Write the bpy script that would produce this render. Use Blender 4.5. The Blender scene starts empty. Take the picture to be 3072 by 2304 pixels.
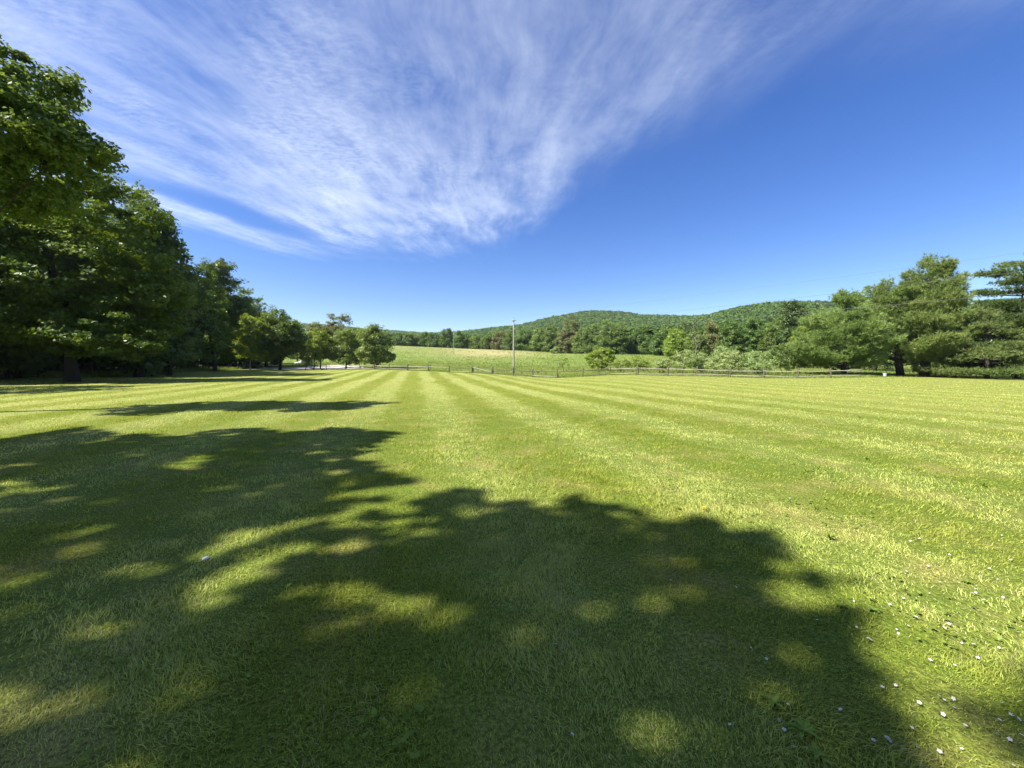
import bpy, math
import numpy as np
from mathutils import Vector

rng = np.random.default_rng(11)
HAZE = True
scene = bpy.context.scene
COL = scene.collection
F = 1170.0                      # focal length in photograph pixels (3072 wide)
PITCH = math.radians(2.89)
CAM_H = 1.6
cp, sp = math.cos(PITCH), math.sin(PITCH)
R = math.radians

# ------------------------------------------------------------------ helpers
def P(px, py, d):
    """world point seen at a photo pixel, at ground distance d ahead of the viewpoint"""
    u = (px - 1536) / F; v = (1152 - py) / F
    dy = cp + v * sp; dz = -sp + v * cp
    return np.array([u / dy * d, d, CAM_H + dz / dy * d])

def PX(px, d):
    return (px - 1536) / F * d

def ground_hit(px, py):
    """where a ray to a lawn pixel meets the near, level lawn"""
    u = (px - 1536) / F; v = (1152 - py) / F
    dy = cp + v * sp; dz = -sp + v * cp
    t = -CAM_H / dz
    return u * t, dy * t

def tag(o, label=None, cat=None, group=None, kind=None):
    if label: o['label'] = label
    if cat: o['category'] = cat
    if group: o['group'] = group
    if kind: o['kind'] = kind
    return o

def empty(name, loc, rz=0.0):
    o = bpy.data.objects.new(name, None); COL.objects.link(o)
    o.location = loc; o.rotation_euler = (0, 0, rz); o.empty_display_size = 0.3
    return o

def make_mesh(name, verts, faces, mat=None, attrs=None, smooth=False, mat_idx=None):
    """faces: list of integer arrays (n,k)"""
    me = bpy.data.meshes.new(name)
    verts = np.asarray(verts, np.float32)
    me.vertices.add(len(verts)); me.vertices.foreach_set('co', verts.ravel())
    faces = [np.asarray(f, np.int32) for f in faces if len(f)]
    loops = np.concatenate([f.ravel() for f in faces])
    tot = np.concatenate([np.full(len(f), f.shape[1], np.int32) for f in faces])
    start = np.concatenate([[0], np.cumsum(tot)[:-1]]).astype(np.int32)
    me.loops.add(len(loops)); me.loops.foreach_set('vertex_index', loops)
    me.polygons.add(len(tot)); me.polygons.foreach_set('loop_start', start)
    me.polygons.foreach_set('loop_total', tot)
    if smooth: me.polygons.foreach_set('use_smooth', np.ones(len(tot), bool))
    if mat_idx is not None: me.polygons.foreach_set('material_index', np.asarray(mat_idx, np.int32))
    if attrs:
        for k, a in attrs.items():
            at = me.attributes.new(k, 'FLOAT', 'POINT'); at.data.foreach_set('value', np.asarray(a, np.float32))
    me.update(calc_edges=True)
    if mat is not None:
        for m in (mat if isinstance(mat, (list, tuple)) else [mat]): me.materials.append(m)
    return me

def add_obj(name, me, parent=None):
    o = bpy.data.objects.new(name, me); COL.objects.link(o)
    if parent is not None: o.parent = parent
    return o

class MB:
    """collects tubes, boxes and prisms into one mesh"""
    def __init__(s): s.v = []; s.q = []; s.t = []; s.n = 0
    def add(s, v, quads=None, tris=None):
        v = np.asarray(v, float)
        if quads is not None and len(quads): s.q.append(np.asarray(quads) + s.n)
        if tris is not None and len(tris): s.t.append(np.asarray(tris) + s.n)
        s.v.append(v); s.n += len(v)
    def tube(s, pts, rad, k=7, cap=True, jit=0.0):
        pts = np.asarray(pts, float); rad = np.asarray(rad, float) * np.ones(len(pts))
        tan = np.gradient(pts, axis=0); tan /= np.linalg.norm(tan, axis=1)[:, None] + 1e-9
        ref = np.array([0, 0, 1.0]) if abs(tan[0][2]) < 0.9 else np.array([1.0, 0, 0])
        a = np.cross(tan, ref); a /= np.linalg.norm(a, axis=1)[:, None] + 1e-9
        b = np.cross(tan, a)
        th = np.arange(k) / k * 2 * np.pi
        rr = rad[:, None] * (1 + jit * (rng.random(k)[None, :] - .5) * 2)
        V = pts[:, None, :] + rr[:, :, None] * (np.cos(th)[None, :, None] * a[:, None, :] + np.sin(th)[None, :, None] * b[:, None, :])
        n = len(pts); V = V.reshape(-1, 3)
        i = np.arange(n - 1)[:, None] * k + np.arange(k)[None, :]
        j = np.arange(n - 1)[:, None] * k + (np.arange(k)[None, :] + 1) % k
        Q = np.stack([i, j, j + k, i + k], -1).reshape(-1, 4)
        T = None
        if cap:
            V = np.vstack([V, pts[0], pts[-1]]); c0 = n * k; c1 = c0 + 1
            e = np.arange(k); f = (e + 1) % k
            T = np.vstack([np.stack([f, e, np.full(k, c0)], 1), np.stack([e + (n - 1) * k, f + (n - 1) * k, np.full(k, c1)], 1)])
        s.add(V, Q, T)
    def box(s, c, h, rz=0.0):
        c = np.asarray(c, float); h = np.asarray(h, float)
        v = np.array([[x, y, z] for z in (-1, 1) for y in (-1, 1) for x in (-1, 1)], float) * h
        cz, sz = math.cos(rz), math.sin(rz)
        v = np.stack([v[:, 0] * cz - v[:, 1] * sz, v[:, 0] * sz + v[:, 1] * cz, v[:, 2]], 1) + c
        s.add(v, [[0, 2, 3, 1], [4, 5, 7, 6], [0, 1, 5, 4], [1, 3, 7, 5], [3, 2, 6, 7], [2, 0, 4, 6]])
    def mesh(s, name, mat, smooth=False, attrs=None):
        f = []
        if s.q: f.append(np.vstack(s.q))
        if s.t: f.append(np.vstack(s.t))
        return make_mesh(name, np.vstack(s.v), f, mat, attrs, smooth)

def unit(v): return v / (np.linalg.norm(v, axis=-1, keepdims=True) + 1e-9)

# ------------------------------------------------------------------ materials
def new_mat(name):
    m = bpy.data.materials.new(name); m.use_nodes = True
    nt = m.node_tree; nt.nodes.clear()
    out = nt.nodes.new('ShaderNodeOutputMaterial')
    return m, nt, out

def N(nt, t, **kw):
    n = nt.nodes.new(t)
    for k, v in kw.items(): setattr(n, k, v)
    return n

def L(nt, a, b): nt.links.new(a, b)

def ramp(nt, fac, stops):
    r = N(nt, 'ShaderNodeValToRGB')
    el = r.color_ramp.elements
    while len(el) < len(stops): el.new(0.5)
    for e, (p, c) in zip(el, stops): e.position = p; e.color = (*c, 1)
    L(nt, fac, r.inputs['Fac']); return r.outputs['Color']

def math_(nt, op, a, b=None, c=None, clamp=False):
    n = N(nt, 'ShaderNodeMath', operation=op); n.use_clamp = clamp
    for i, x in enumerate((a, b, c)):
        if x is None: continue
        if isinstance(x, (int, float)): n.inputs[i].default_value = x
        else: L(nt, x, n.inputs[i])
    return n.outputs[0]

def smooth(nt, x, a, b):
    n = N(nt, 'ShaderNodeMapRange', interpolation_type='SMOOTHSTEP')
    L(nt, x, n.inputs['Value']); n.inputs['From Min'].default_value = a; n.inputs['From Max'].default_value = b
    return n.outputs['Result']

def mixc(nt, f, a, b, mode='MIX'):
    n = N(nt, 'ShaderNodeMix', data_type='RGBA', blend_type=mode)
    if isinstance(f, (int, float)): n.inputs[0].default_value = f
    else: L(nt, f, n.inputs[0])
    for k, x in ((6, a), (7, b)):
        if isinstance(x, tuple): n.inputs[k].default_value = (*x, 1)
        else: L(nt, x, n.inputs[k])
    return n.outputs[2]

def noise(nt, vec, scale, detail=4, rough=.55):
    n = N(nt, 'ShaderNodeTexNoise'); n.inputs['Scale'].default_value = scale
    n.inputs['Detail'].default_value = detail; n.inputs['Roughness'].default_value = rough
    if vec is not None: L(nt, vec, n.inputs['Vector'])
    return n.outputs['Fac']

def leaf_mat(name, dark, mid, light, trans=0.35, gloss=0.025, trans_tint=(1.25, 1.15, .55)):
    m, nt, out = new_mat(name)
    at = N(nt, 'ShaderNodeAttribute', attribute_name='v')
    col = ramp(nt, at.outputs['Fac'], [(0.0, dark), (0.5, mid), (1.0, light)])
    oi = N(nt, 'ShaderNodeObjectInfo')
    hsv = N(nt, 'ShaderNodeHueSaturation'); L(nt, col, hsv.inputs['Color'])
    L(nt, math_(nt, 'MULTIPLY_ADD', oi.outputs['Random'], .018, .494), hsv.inputs['Hue'])
    L(nt, math_(nt, 'MULTIPLY_ADD', oi.outputs['Random'], .14, .93), hsv.inputs['Value'])
    col = hsv.outputs['Color']
    d = N(nt, 'ShaderNodeBsdfDiffuse'); L(nt, col, d.inputs['Color'])
    t = N(nt, 'ShaderNodeBsdfTranslucent'); L(nt, mixc(nt, 1.0, col, trans_tint, 'MULTIPLY'), t.inputs['Color'])
    g = N(nt, 'ShaderNodeBsdfGlossy'); g.inputs['Roughness'].default_value = .45; g.inputs['Color'].default_value = (1, 1, 1, 1)
    s1 = N(nt, 'ShaderNodeMixShader'); s1.inputs[0].default_value = trans
    L(nt, d.outputs[0], s1.inputs[1]); L(nt, t.outputs[0], s1.inputs[2])
    s2 = N(nt, 'ShaderNodeMixShader'); s2.inputs[0].default_value = gloss
    L(nt, s1.outputs[0], s2.inputs[1]); L(nt, g.outputs[0], s2.inputs[2])
    L(nt, s2.outputs[0], out.inputs[0])
    return m

def bark_mat(name, a, b, scale=6):
    m, nt, out = new_mat(name)
    tc = N(nt, 'ShaderNodeTexCoord'); mp = N(nt, 'ShaderNodeMapping'); mp.inputs['Scale'].default_value = (scale, scale, scale * .18)
    L(nt, tc.outputs['Object'], mp.inputs[0])
    f = noise(nt, mp.outputs[0], 3, 6, .65)
    b_ = N(nt, 'ShaderNodeBsdfPrincipled'); b_.inputs['Roughness'].default_value = .95
    L(nt, ramp(nt, f, [(.3, a), (.7, b)]), b_.inputs['Base Color'])
    bu = N(nt, 'ShaderNodeBump'); bu.inputs['Strength'].default_value = .7; bu.inputs['Distance'].default_value = .03
    L(nt, f, bu.inputs['Height']); L(nt, bu.outputs[0], b_.inputs['Normal'])
    L(nt, b_.outputs[0], out.inputs[0]); return m

def plain_mat(name, col, rough=.5, metal=0.0, var=.15, scale=8):
    m, nt, out = new_mat(name)
    tc = N(nt, 'ShaderNodeTexCoord'); f = noise(nt, tc.outputs['Object'], scale)
    b_ = N(nt, 'ShaderNodeBsdfPrincipled'); b_.inputs['Roughness'].default_value = rough; b_.inputs['Metallic'].default_value = metal
    lo = tuple(c * (1 - var) for c in col); hi = tuple(min(1, c * (1 + var)) for c in col)
    L(nt, ramp(nt, f, [(.3, lo), (.7, hi)]), b_.inputs['Base Color'])
    L(nt, b_.outputs[0], out.inputs[0]); return m

STRIPE_T = np.array([-.237, .9715]); STRIPE_N = np.array([.9715, .237]); STRIPE_P = 2.7; STRIPE_0 = .9

def stripe_nodes(nt, pos):
    """mowing stripes: +1 light pass, 0 dark pass, in world metres"""
    sx = N(nt, 'ShaderNodeSeparateXYZ'); L(nt, pos, sx.inputs[0])
    s = math_(nt, 'ADD', math_(nt, 'MULTIPLY', sx.outputs[0], float(STRIPE_N[0])), math_(nt, 'MULTIPLY', sx.outputs[1], float(STRIPE_N[1])))
    wob = noise(nt, pos, .12, 3); fine = noise(nt, pos, 1.3, 3)
    s = math_(nt, 'ADD', s, math_(nt, 'MULTIPLY', math_(nt, 'SUBTRACT', wob, .5), 1.9))
    s = math_(nt, 'ADD', s, math_(nt, 'MULTIPLY', math_(nt, 'SUBTRACT', fine, .5), 1.1))
    c = math_(nt, 'COSINE', math_(nt, 'MULTIPLY', math_(nt, 'SUBTRACT', s, STRIPE_0), 2 * math.pi / STRIPE_P))
    e = math_(nt, 'SUBTRACT', 1, math_(nt, 'MULTIPLY', smooth(nt, s, 4, 22), .6))
    st = smooth(nt, c, -.6, .6)
    return math_(nt, 'MULTIPLY_ADD', math_(nt, 'SUBTRACT', st, .5), e, .5), sx

def lawn_colour(nt, pos, base_mul=1.0):
    st, sx = stripe_nodes(nt, pos)
    big = noise(nt, pos, .22, 4, .6); mid = noise(nt, pos, 1.1, 5, .6); fine = noise(nt, pos, 9, 4, .7)
    k = base_mul
    dark = mixc(nt, smooth(nt, big, .35, .65), (.185 * k, .225 * k, .028 * k), (.212 * k, .236 * k, .034 * k))
    light = mixc(nt, smooth(nt, big, .35, .65), (.298 * k, .335 * k, .092 * k), (.33 * k, .345 * k, .105 * k))
    st = math_(nt, 'MULTIPLY_ADD', math_(nt, 'SUBTRACT', st, .45), math_(nt, 'MULTIPLY_ADD', smooth(nt, noise(nt, pos, .07, 3), .35, .65), .5, .55), .45)
    c = mixc(nt, st, dark, light)  # light and dark sheen of the leaning blades painted into the colour
    straw = smooth(nt, mid, .55, .72)
    c = mixc(nt, math_(nt, 'MULTIPLY', straw, .42), c, (.33 * k, .29 * k, .105 * k))
    lush = smooth(nt, noise(nt, pos, .7, 3), .60, .74)
    c = mixc(nt, math_(nt, 'MULTIPLY', lush, .35), c, (.095 * k, .195 * k, .014 * k))
    return c, fine, mid

def ground_material():
    m, nt, out = new_mat('ground_cover')
    g = N(nt, 'ShaderNodeNewGeometry'); pos = g.outputs['Position']
    lawn, fine, mid = lawn_colour(nt, pos, .84)
    lawn = mixc(nt, smooth(nt, fine, .25, .75), mixc(nt, 1.0, lawn, (.55, .6, .5), 'MULTIPLY'), mixc(nt, 1.0, lawn, (1.25, 1.2, 1.2), 'MULTIPLY'))
    # soil and thatch shows between the modelled blades close by
    ln = N(nt, 'ShaderNodeAttribute', attribute_name='near')
    th = mixc(nt, smooth(nt, mid, .45, .75), (.095, .135, .016), (.21, .19, .06))
    f1 = noise(nt, pos, 42, 4, .75); f2 = noise(nt, pos, 170, 3, .7)
    th = mixc(nt, smooth(nt, f1, .35, .65), mixc(nt, 1.0, th, (.35, .38, .3), 'MULTIPLY'), mixc(nt, 1.0, th, (1.5, 1.5, 1.4), 'MULTIPLY'))
    th = mixc(nt, math_(nt, 'MULTIPLY', smooth(nt, f2, .58, .7), .7), th, (.26, .25, .10))
    th = mixc(nt, math_(nt, 'MULTIPLY', math_(nt, 'SUBTRACT', 1, smooth(nt, f2, .3, .45)), .7), th, (.02, .03, .006))
    lawn = mixc(nt, ln.outputs['Fac'], lawn, th)
    # meadow
    a = noise(nt, pos, .035, 5, .6); b = noise(nt, pos, .35, 5, .65); c3 = noise(nt, pos, 2.2, 5, .7)
    mead = mixc(nt, smooth(nt, a, .35, .65), (.15, .215, .04), (.205, .25, .065))
    mead = mixc(nt, smooth(nt, b, .5, .7), mead, (.28, .30, .10))
    mead = mixc(nt, smooth(nt, c3, .3, .75), mixc(nt, 1.0, mead, (.6, .66, .55), 'MULTIPLY'), mead)
    tan = N(nt, 'ShaderNodeAttribute', attribute_name='tan')
    mead = mixc(nt, math_(nt, 'MULTIPLY', tan.outputs['Fac'], math_(nt, 'MULTIPLY_ADD', b, 1.2, .1)), mead, (.40, .33, .17))
    at = N(nt, 'ShaderNodeAttribute', attribute_name='meadow')
    mk = smooth(nt, math_(nt, 'ADD', at.outputs['Fac'], math_(nt, 'MULTIPLY', math_(nt, 'SUBTRACT', mid, .5), .3)), .35, .65)
    col = mixc(nt, mk, lawn, mead)
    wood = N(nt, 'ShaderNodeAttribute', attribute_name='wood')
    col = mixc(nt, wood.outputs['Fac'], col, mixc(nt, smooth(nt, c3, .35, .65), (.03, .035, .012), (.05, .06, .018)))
    b_ = N(nt, 'ShaderNodeBsdfPrincipled'); b_.inputs['Roughness'].default_value = 1.0; b_.inputs['Specular IOR Level'].default_value = .1
    L(nt, col, b_.inputs['Base Color'])
    bu = N(nt, 'ShaderNodeBump'); bu.inputs['Strength'].default_value = .8; bu.inputs['Distance'].default_value = .06
    L(nt, noise(nt, pos, 14, 3, .7), bu.inputs['Height']); L(nt, bu.outputs[0], b_.inputs['Normal'])
    L(nt, b_.outputs[0], out.inputs[0]); return m

def blade_material():
    m, nt, out = new_mat('grass_blade')
    g = N(nt, 'ShaderNodeNewGeometry')
    c, fine, mid = lawn_colour(nt, g.outputs['Position'], 1.42)
    at = N(nt, 'ShaderNodeAttribute', attribute_name='v')
    c = mixc(nt, smooth(nt, at.outputs['Fac'], .86, .95), c, (.26, .22, .115))
    hs = N(nt, 'ShaderNodeHueSaturation'); L(nt, c, hs.inputs['Color'])
    L(nt, math_(nt, 'MULTIPLY_ADD', at.outputs['Fac'], .95, .62), hs.inputs['Value'])
    c = hs.outputs['Color']
    d = N(nt, 'ShaderNodeBsdfDiffuse'); L(nt, c, d.inputs['Color'])
    t = N(nt, 'ShaderNodeBsdfTranslucent'); L(nt, mixc(nt, 1.0, c, (1.15, 1.1, .6), 'MULTIPLY'), t.inputs['Color'])
    gl = N(nt, 'ShaderNodeBsdfGlossy'); gl.inputs['Roughness'].default_value = .5
    s1 = N(nt, 'ShaderNodeMixShader'); s1.inputs[0].default_value = .35
    L(nt, d.outputs[0], s1.inputs[1]); L(nt, t.outputs[0], s1.inputs[2])
    s2 = N(nt, 'ShaderNodeMixShader'); s2.inputs[0].default_value = .015
    L(nt, s1.outputs[0], s2.inputs[1]); L(nt, gl.outputs[0], s2.inputs[2])
    L(nt, s2.outputs[0], out.inputs[0]); return m

M = {}
M['ground'] = ground_material()
M['blade'] = blade_material()
M['maple'] = leaf_mat('maple_leaf', (.06, .115, .010), (.105, .175, .016), (.18, .265, .026), .38, .025)
M['ash'] = leaf_mat('ash_leaf', (.08, .13, .02), (.13, .19, .034), (.195, .255, .052), .42, .025)
M['bright'] = leaf_mat('bright_leaf', (.15, .22, .025), (.22, .30, .036), (.30, .37, .052), .44)
M['olive'] = leaf_mat('olive_leaf', (.11, .17, .03), (.165, .235, .042), (.225, .29, .065), .36)
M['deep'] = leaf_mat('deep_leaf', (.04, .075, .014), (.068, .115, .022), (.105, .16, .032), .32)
M['brown'] = leaf_mat('bronze_leaf', (.12, .14, .04), (.175, .185, .055), (.225, .225, .075), .36)
M['grey'] = leaf_mat('silver_leaf', (.20, .27, .085), (.28, .355, .12), (.37, .44, .17), .34)
M['pine'] = leaf_mat('pine_needle', (.12, .18, .045), (.20, .27, .07), (.29, .35, .105), .36, .015, (1.1, 1.1, .7))
M['spruce'] = leaf_mat('spruce_needle', (.10, .15, .042), (.165, .215, .06), (.25, .285, .095), .32, .015, (1.1, 1.1, .7))
M['firdark'] = leaf_mat('fir_needle', (.07, .115, .032), (.12, .17, .048), (.19, .24, .07), .3, .015, (1.1, 1.1, .7))
M['mid'] = leaf_mat('mid_leaf', (.06, .11, .02), (.10, .165, .028), (.15, .22, .04), .36)
M['hill'] = leaf_mat('hill_leaf', (.06, .11, .028), (.095, .155, .038), (.14, .195, .052), .3, 0.0)
M['tallgrass'] = leaf_mat('tall_grass', (.12, .18, .03), (.20, .25, .055), (.33, .33, .11), .4, .01)
M['bark'] = bark_mat('dark_bark', (.018, .015, .011), (.055, .046, .036))
M['palebark'] = bark_mat('pale_bark', (.14, .125, .10), (.30, .28, .24))
M['wood'] = bark_mat('weathered_wood', (.15, .135, .105), (.47, .42, .34), 9)
M['darkwood'] = bark_mat('dark_weathered_wood', (.038, .032, .025), (.15, .13, .10), 9)
M['polewood'] = bark_mat('grey_pole_wood', (.19, .18, .16), (.36, .34, .31), 5)
M['wire'] = plain_mat('wire_metal', (.30, .30, .31), .5, .3)
M['darkwire'] = plain_mat('cable_sheath', (.10, .10, .105), .5, 0)
M['gravel'] = plain_mat('gravel', (.40, .36, .31), 1.0, 0, .25, 3)
M['iron'] = plain_mat('stake_iron', (.05, .045, .04), .7, .4)
M['petal'] = plain_mat('lilac_petal', (.56, .52, .50), .7, 0, .08)
M['stem'] = plain_mat('green_stem', (.08, .13, .03), .7)
M['yellow'] = plain_mat('yellow_petal', (.85, .60, .03), .6, 0, .1)
M['weed'] = leaf_mat('weed_leaf', (.14, .22, .03), (.20, .29, .045), (.26, .34, .06), .4, .01)
M['paper'] = plain_mat('white_scrap', (.75, .73, .68), .8, 0, .1, 20)
M['stone'] = plain_mat('pale_stone', (.42, .36, .31), .9, 0, .2, 6)
M['bucket'] = plain_mat('white_plastic', (.5, .52, .54), .5, 0, .05)
M['carpaint'] = plain_mat('silver_paint', (.68, .71, .74), .25, .35, .02)
M['glass'] = plain_mat('tinted_glass', (.03, .04, .05), .08, 0, .05)
M['tyre'] = plain_mat('rubber', (.025, .025, .025), .85)
M['rim'] = plain_mat('alloy', (.5, .5, .52), .3, .8)
M['lamp'] = plain_mat('lamp_lens', (.8, .82, .85), .1)
M['redlens'] = plain_mat('red_lens', (.5, .02, .02), .2)

# ------------------------------------------------------------------ terrain
POSTS = [(917, 1110, 82), (979, 1110, 80), (1037, 1109, 77), (1079.5, 1108.5, 75), (1126, 1108.5, 73), (1168, 1109.6, 71), (1225, 1111.5, 68),
         (1285.6, 1113.3, 65), (1349, 1116.9, 62.5), (1416, 1118.7, 60), (1478.4, 1122.3, 58), (1540.6, 1126.7, 56), (1597.7, 1131.4, 54),
         (1672, 1134.2, 51.5), (1748.5, 1130.6, 49.5), (1828.5, 1125.5, 48), (1915, 1124.6, 46.5), (2003.6, 1128, 45.5), (2092.5, 1129, 44.5),
         (2191, 1132, 43.5), (2292.5, 1135, 42.7), (2394.5, 1135.3, 42), (2494, 1134, 41.5)]
post_px = [p[0] for p in POSTS]
def zpx(py, d): return CAM_H - (py - 1093) / F * d
a_of = lambda px: np.arctan((np.asarray(px, float) - 1536) / F)
fa = np.concatenate([[-math.pi, -1.2], a_of([0, 215, 508, 646, 750]), a_of(post_px), a_of([2600, 2774, 3072]), [1.2, math.pi]])
fd = np.array([60, 60, 62, 60, 66, 78, 82] + [p[2] for p in POSTS] + [42, 50, 52, 60, 60.])
fz = np.array([.3, .3, .35, .30, .25, .35, .55] + [zpx(p[1], p[2]) for p in POSTS] + [zpx(1132, 42), zpx(1131, 50), zpx(1133, 52), .2, .2])
ra = np.concatenate([[-math.pi, -1.2], a_of([0, 900, 1180, 1400, 1584, 1700, 1880, 2000, 2500, 3072]), [1.2, math.pi]])
rd = np.array([200, 200, 200, 215, 220, 220, 205, 172, 150, 145, 130, 130, 150, 200.])
rz = np.array([5, 5, 6, zpx(1040, 215), zpx(1035, 220), zpx(1045, 220), zpx(1052, 205), zpx(1060, 172), zpx(1063, 150), zpx(1064, 145), 3, 3, 3, 5])
sky_px = [0, 700, 880, 1000, 1100, 1200, 1265, 1300, 1385, 1450, 1500, 1540, 1600, 1650, 1700, 1765, 1830, 1880, 1920, 2000, 2060, 2100, 2150, 2200, 2280, 2330, 2400, 2460, 2600, 3072]
sky_py = [968, 968, 969, 976, 988, 994, 999, 1000, 996, 988, 982, 981, 967, 954, 945, 934, 935, 940, 947, 948, 950, 948, 938, 926, 913, 909, 907, 908, 908, 920]
sky_d = np.interp(sky_px, [0, 1230, 1330, 1450, 2040, 2170, 3072], [1500, 1500, 1250, 1000, 950, 600, 560])
ska = np.concatenate([[-math.pi, -1.2], a_of(sky_px), [1.2, math.pi]])
skd = np.concatenate([[1500, 1500], sky_d, [600, 1500]])
skz = np.concatenate([[90, 120], [zpx(y, d) - 9.5 for y, d in zip(sky_py, sky_d)], [70, 90]])
NA, NR = 721, 400
ta = np.linspace(-math.pi, math.pi, NA); tl = np.linspace(math.log(1.0), math.log(8000), NR)
TAB = np.zeros((NA, NR)); rr_ = np.exp(tl)
for i, a in enumerate(ta):
    ca = max(math.cos(a), .45)
    d1 = np.interp(a, fa, fd) / ca; z1 = np.interp(a, fa, fz)
    d2 = np.interp(a, ra, rd) / ca; z2 = np.interp(a, ra, rz)
    d3 = np.interp(a, ska, skd) / ca; z3 = np.interp(a, ska, skz)
    xs = [1, 22, d1, d1 + 10, d1 + .42 * (d2 - d1), d1 + .75 * (d2 - d1), d2, d2 * 1.18, d2 + .4 * (d3 - d2), d2 + .75 * (d3 - d2), d3, d3 * 1.12, d3 * 1.7, 8000]
    zs = [0, 0, z1, z1 - .05, z1 + .16 * (z2 - z1) + .2, z1 + .6 * (z2 - z1), z2, z2 * .95, z2 + .22 * (z3 - z2), z2 + .66 * (z3 - z2), z3, z3 * .97, z3 * .5, 0]
    TAB[i] = np.interp(rr_, xs, zs)
ker = np.array([1, 2, 1]) / 4.
for _ in range(3):
    TAB[:, 1:-1] = TAB[:, :-2] * .25 + TAB[:, 1:-1] * .5 + TAB[:, 2:] * .25
for _ in range(2):
    TAB = np.roll(TAB, 1, 0) * .25 + TAB * .5 + np.roll(TAB, -1, 0) * .25

def Z(x, y):
    x = np.asarray(x, float); y = np.asarray(y, float)
    a = np.arctan2(x, y); l = np.log(np.maximum(np.hypot(x, y), 1.0))
    fi = (a + math.pi) / (2 * math.pi) * (NA - 1); fj = np.clip(l / tl[-1] * (NR - 1), 0, NR - 1.001)
    i = np.clip(fi.astype(int), 0, NA - 2); j = fj.astype(int); u = fi - i; v = fj - j
    z = TAB[i, j] * (1 - u) * (1 - v) + TAB[i + 1, j] * u * (1 - v) + TAB[i, j + 1] * (1 - u) * v + TAB[i + 1, j + 1] * u * v
    return z

def fence_dist(x, y):
    a = np.arctan2(x, y)
    return np.interp(a, fa, fd) / np.maximum(np.cos(a), .45)

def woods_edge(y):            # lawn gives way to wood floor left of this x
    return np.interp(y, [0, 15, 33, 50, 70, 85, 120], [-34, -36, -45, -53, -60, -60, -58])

def build_ground():
    fine = np.linspace(-1.05, 1.05, 361); coarse = np.linspace(1.05, 2 * math.pi - 1.05, 60)[1:-1]
    A = np.concatenate([fine, coarse]); nA = len(A)
    rad = np.exp(np.linspace(math.log(.4), math.log(7500), 420)); nR = len(rad)
    AA, RR = np.meshgrid(A, rad, indexing='ij')
    x = RR * np.sin(AA); y = RR * np.cos(AA); z = Z(x, y)
    V = np.stack([x, y, z], -1).reshape(-1, 3); V = np.vstack([V, [[0, 0, 0]]])
    i = np.arange(nA)[:, None]; j = np.arange(nR - 1)[None, :]; k = (i + 1) % nA
    Q = np.stack([i * nR + j, i * nR + j + 1, k * nR + j + 1, k * nR + j], -1).reshape(-1, 4)
    e = np.arange(nA); T = np.stack([e * nR, ((e + 1) % nA) * nR, np.full(nA, nA * nR)], 1)[:, ::-1]
    xx, yy = V[:, 0], V[:, 1]; r = np.hypot(xx, yy)
    mead = np.clip((r - fence_dist(xx, yy)) / 3 + .45, 0, 1)
    px = np.where(yy > 1, xx / np.maximum(yy, 1) * F + 1536, 0)
    tan = np.exp(-((px - 1470) / 130) ** 2) * np.clip((yy - 140) / 35, 0, 1) * np.clip((235 - yy) / 20, 0, 1)
    tan += .55 * np.exp(-((px - 1000) / 250) ** 2) * np.clip((yy - 175) / 30, 0, 1)
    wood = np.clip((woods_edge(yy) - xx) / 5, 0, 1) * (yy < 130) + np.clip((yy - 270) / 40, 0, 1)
    near = np.clip((24 - r) / 14, 0, 1) * .85
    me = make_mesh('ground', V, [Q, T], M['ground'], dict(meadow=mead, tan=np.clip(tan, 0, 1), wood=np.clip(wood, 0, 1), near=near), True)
    tag(add_obj('ground', me), kind='structure')
build_ground()

def drape(name, near, far, mat, off=.05):
    A = np.array([[PX(p, d), d] for p, d in near]); B = np.array([[PX(p, d), d] for p, d in far])
    t = np.linspace(0, 1, 60)
    def res(C):
        s = np.concatenate([[0], np.cumsum(np.hypot(*np.diff(C, axis=0).T))]); s /= s[-1]
        return np.stack([np.interp(t, s, C[:, 0]), np.interp(t, s, C[:, 1])], 1)
    A, B = res(A), res(B); w = np.linspace(0, 1, 14)
    G = A[:, None] * (1 - w)[None, :, None] + B[:, None] * w[None, :, None]
    G[:, 0] += rng.normal(0, .25, (60, 2)); G[:, -1] += rng.normal(0, .4, (60, 2))
    V = np.concatenate([G, (Z(G[..., 0], G[..., 1]) + off)[..., None]], -1).reshape(-1, 3)
    i = np.arange(59)[:, None] * 14 + np.arange(13)[None, :]
    Q = np.stack([i, i + 14, i + 15, i + 1], -1).reshape(-1, 4)[:, ::-1]
    return add_obj(name, make_mesh(name, V, [Q], mat, None, True))
tag(drape('gravel_drive', [(640, 85), (760, 84.5), (860, 85), (960, 84), (1060, 82), (1120, 82)], [(640, 87.5), (760, 88), (860, 92), (920, 103), (990, 112), (1045, 104), (1130, 88)], M['gravel']), kind='structure')

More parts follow.
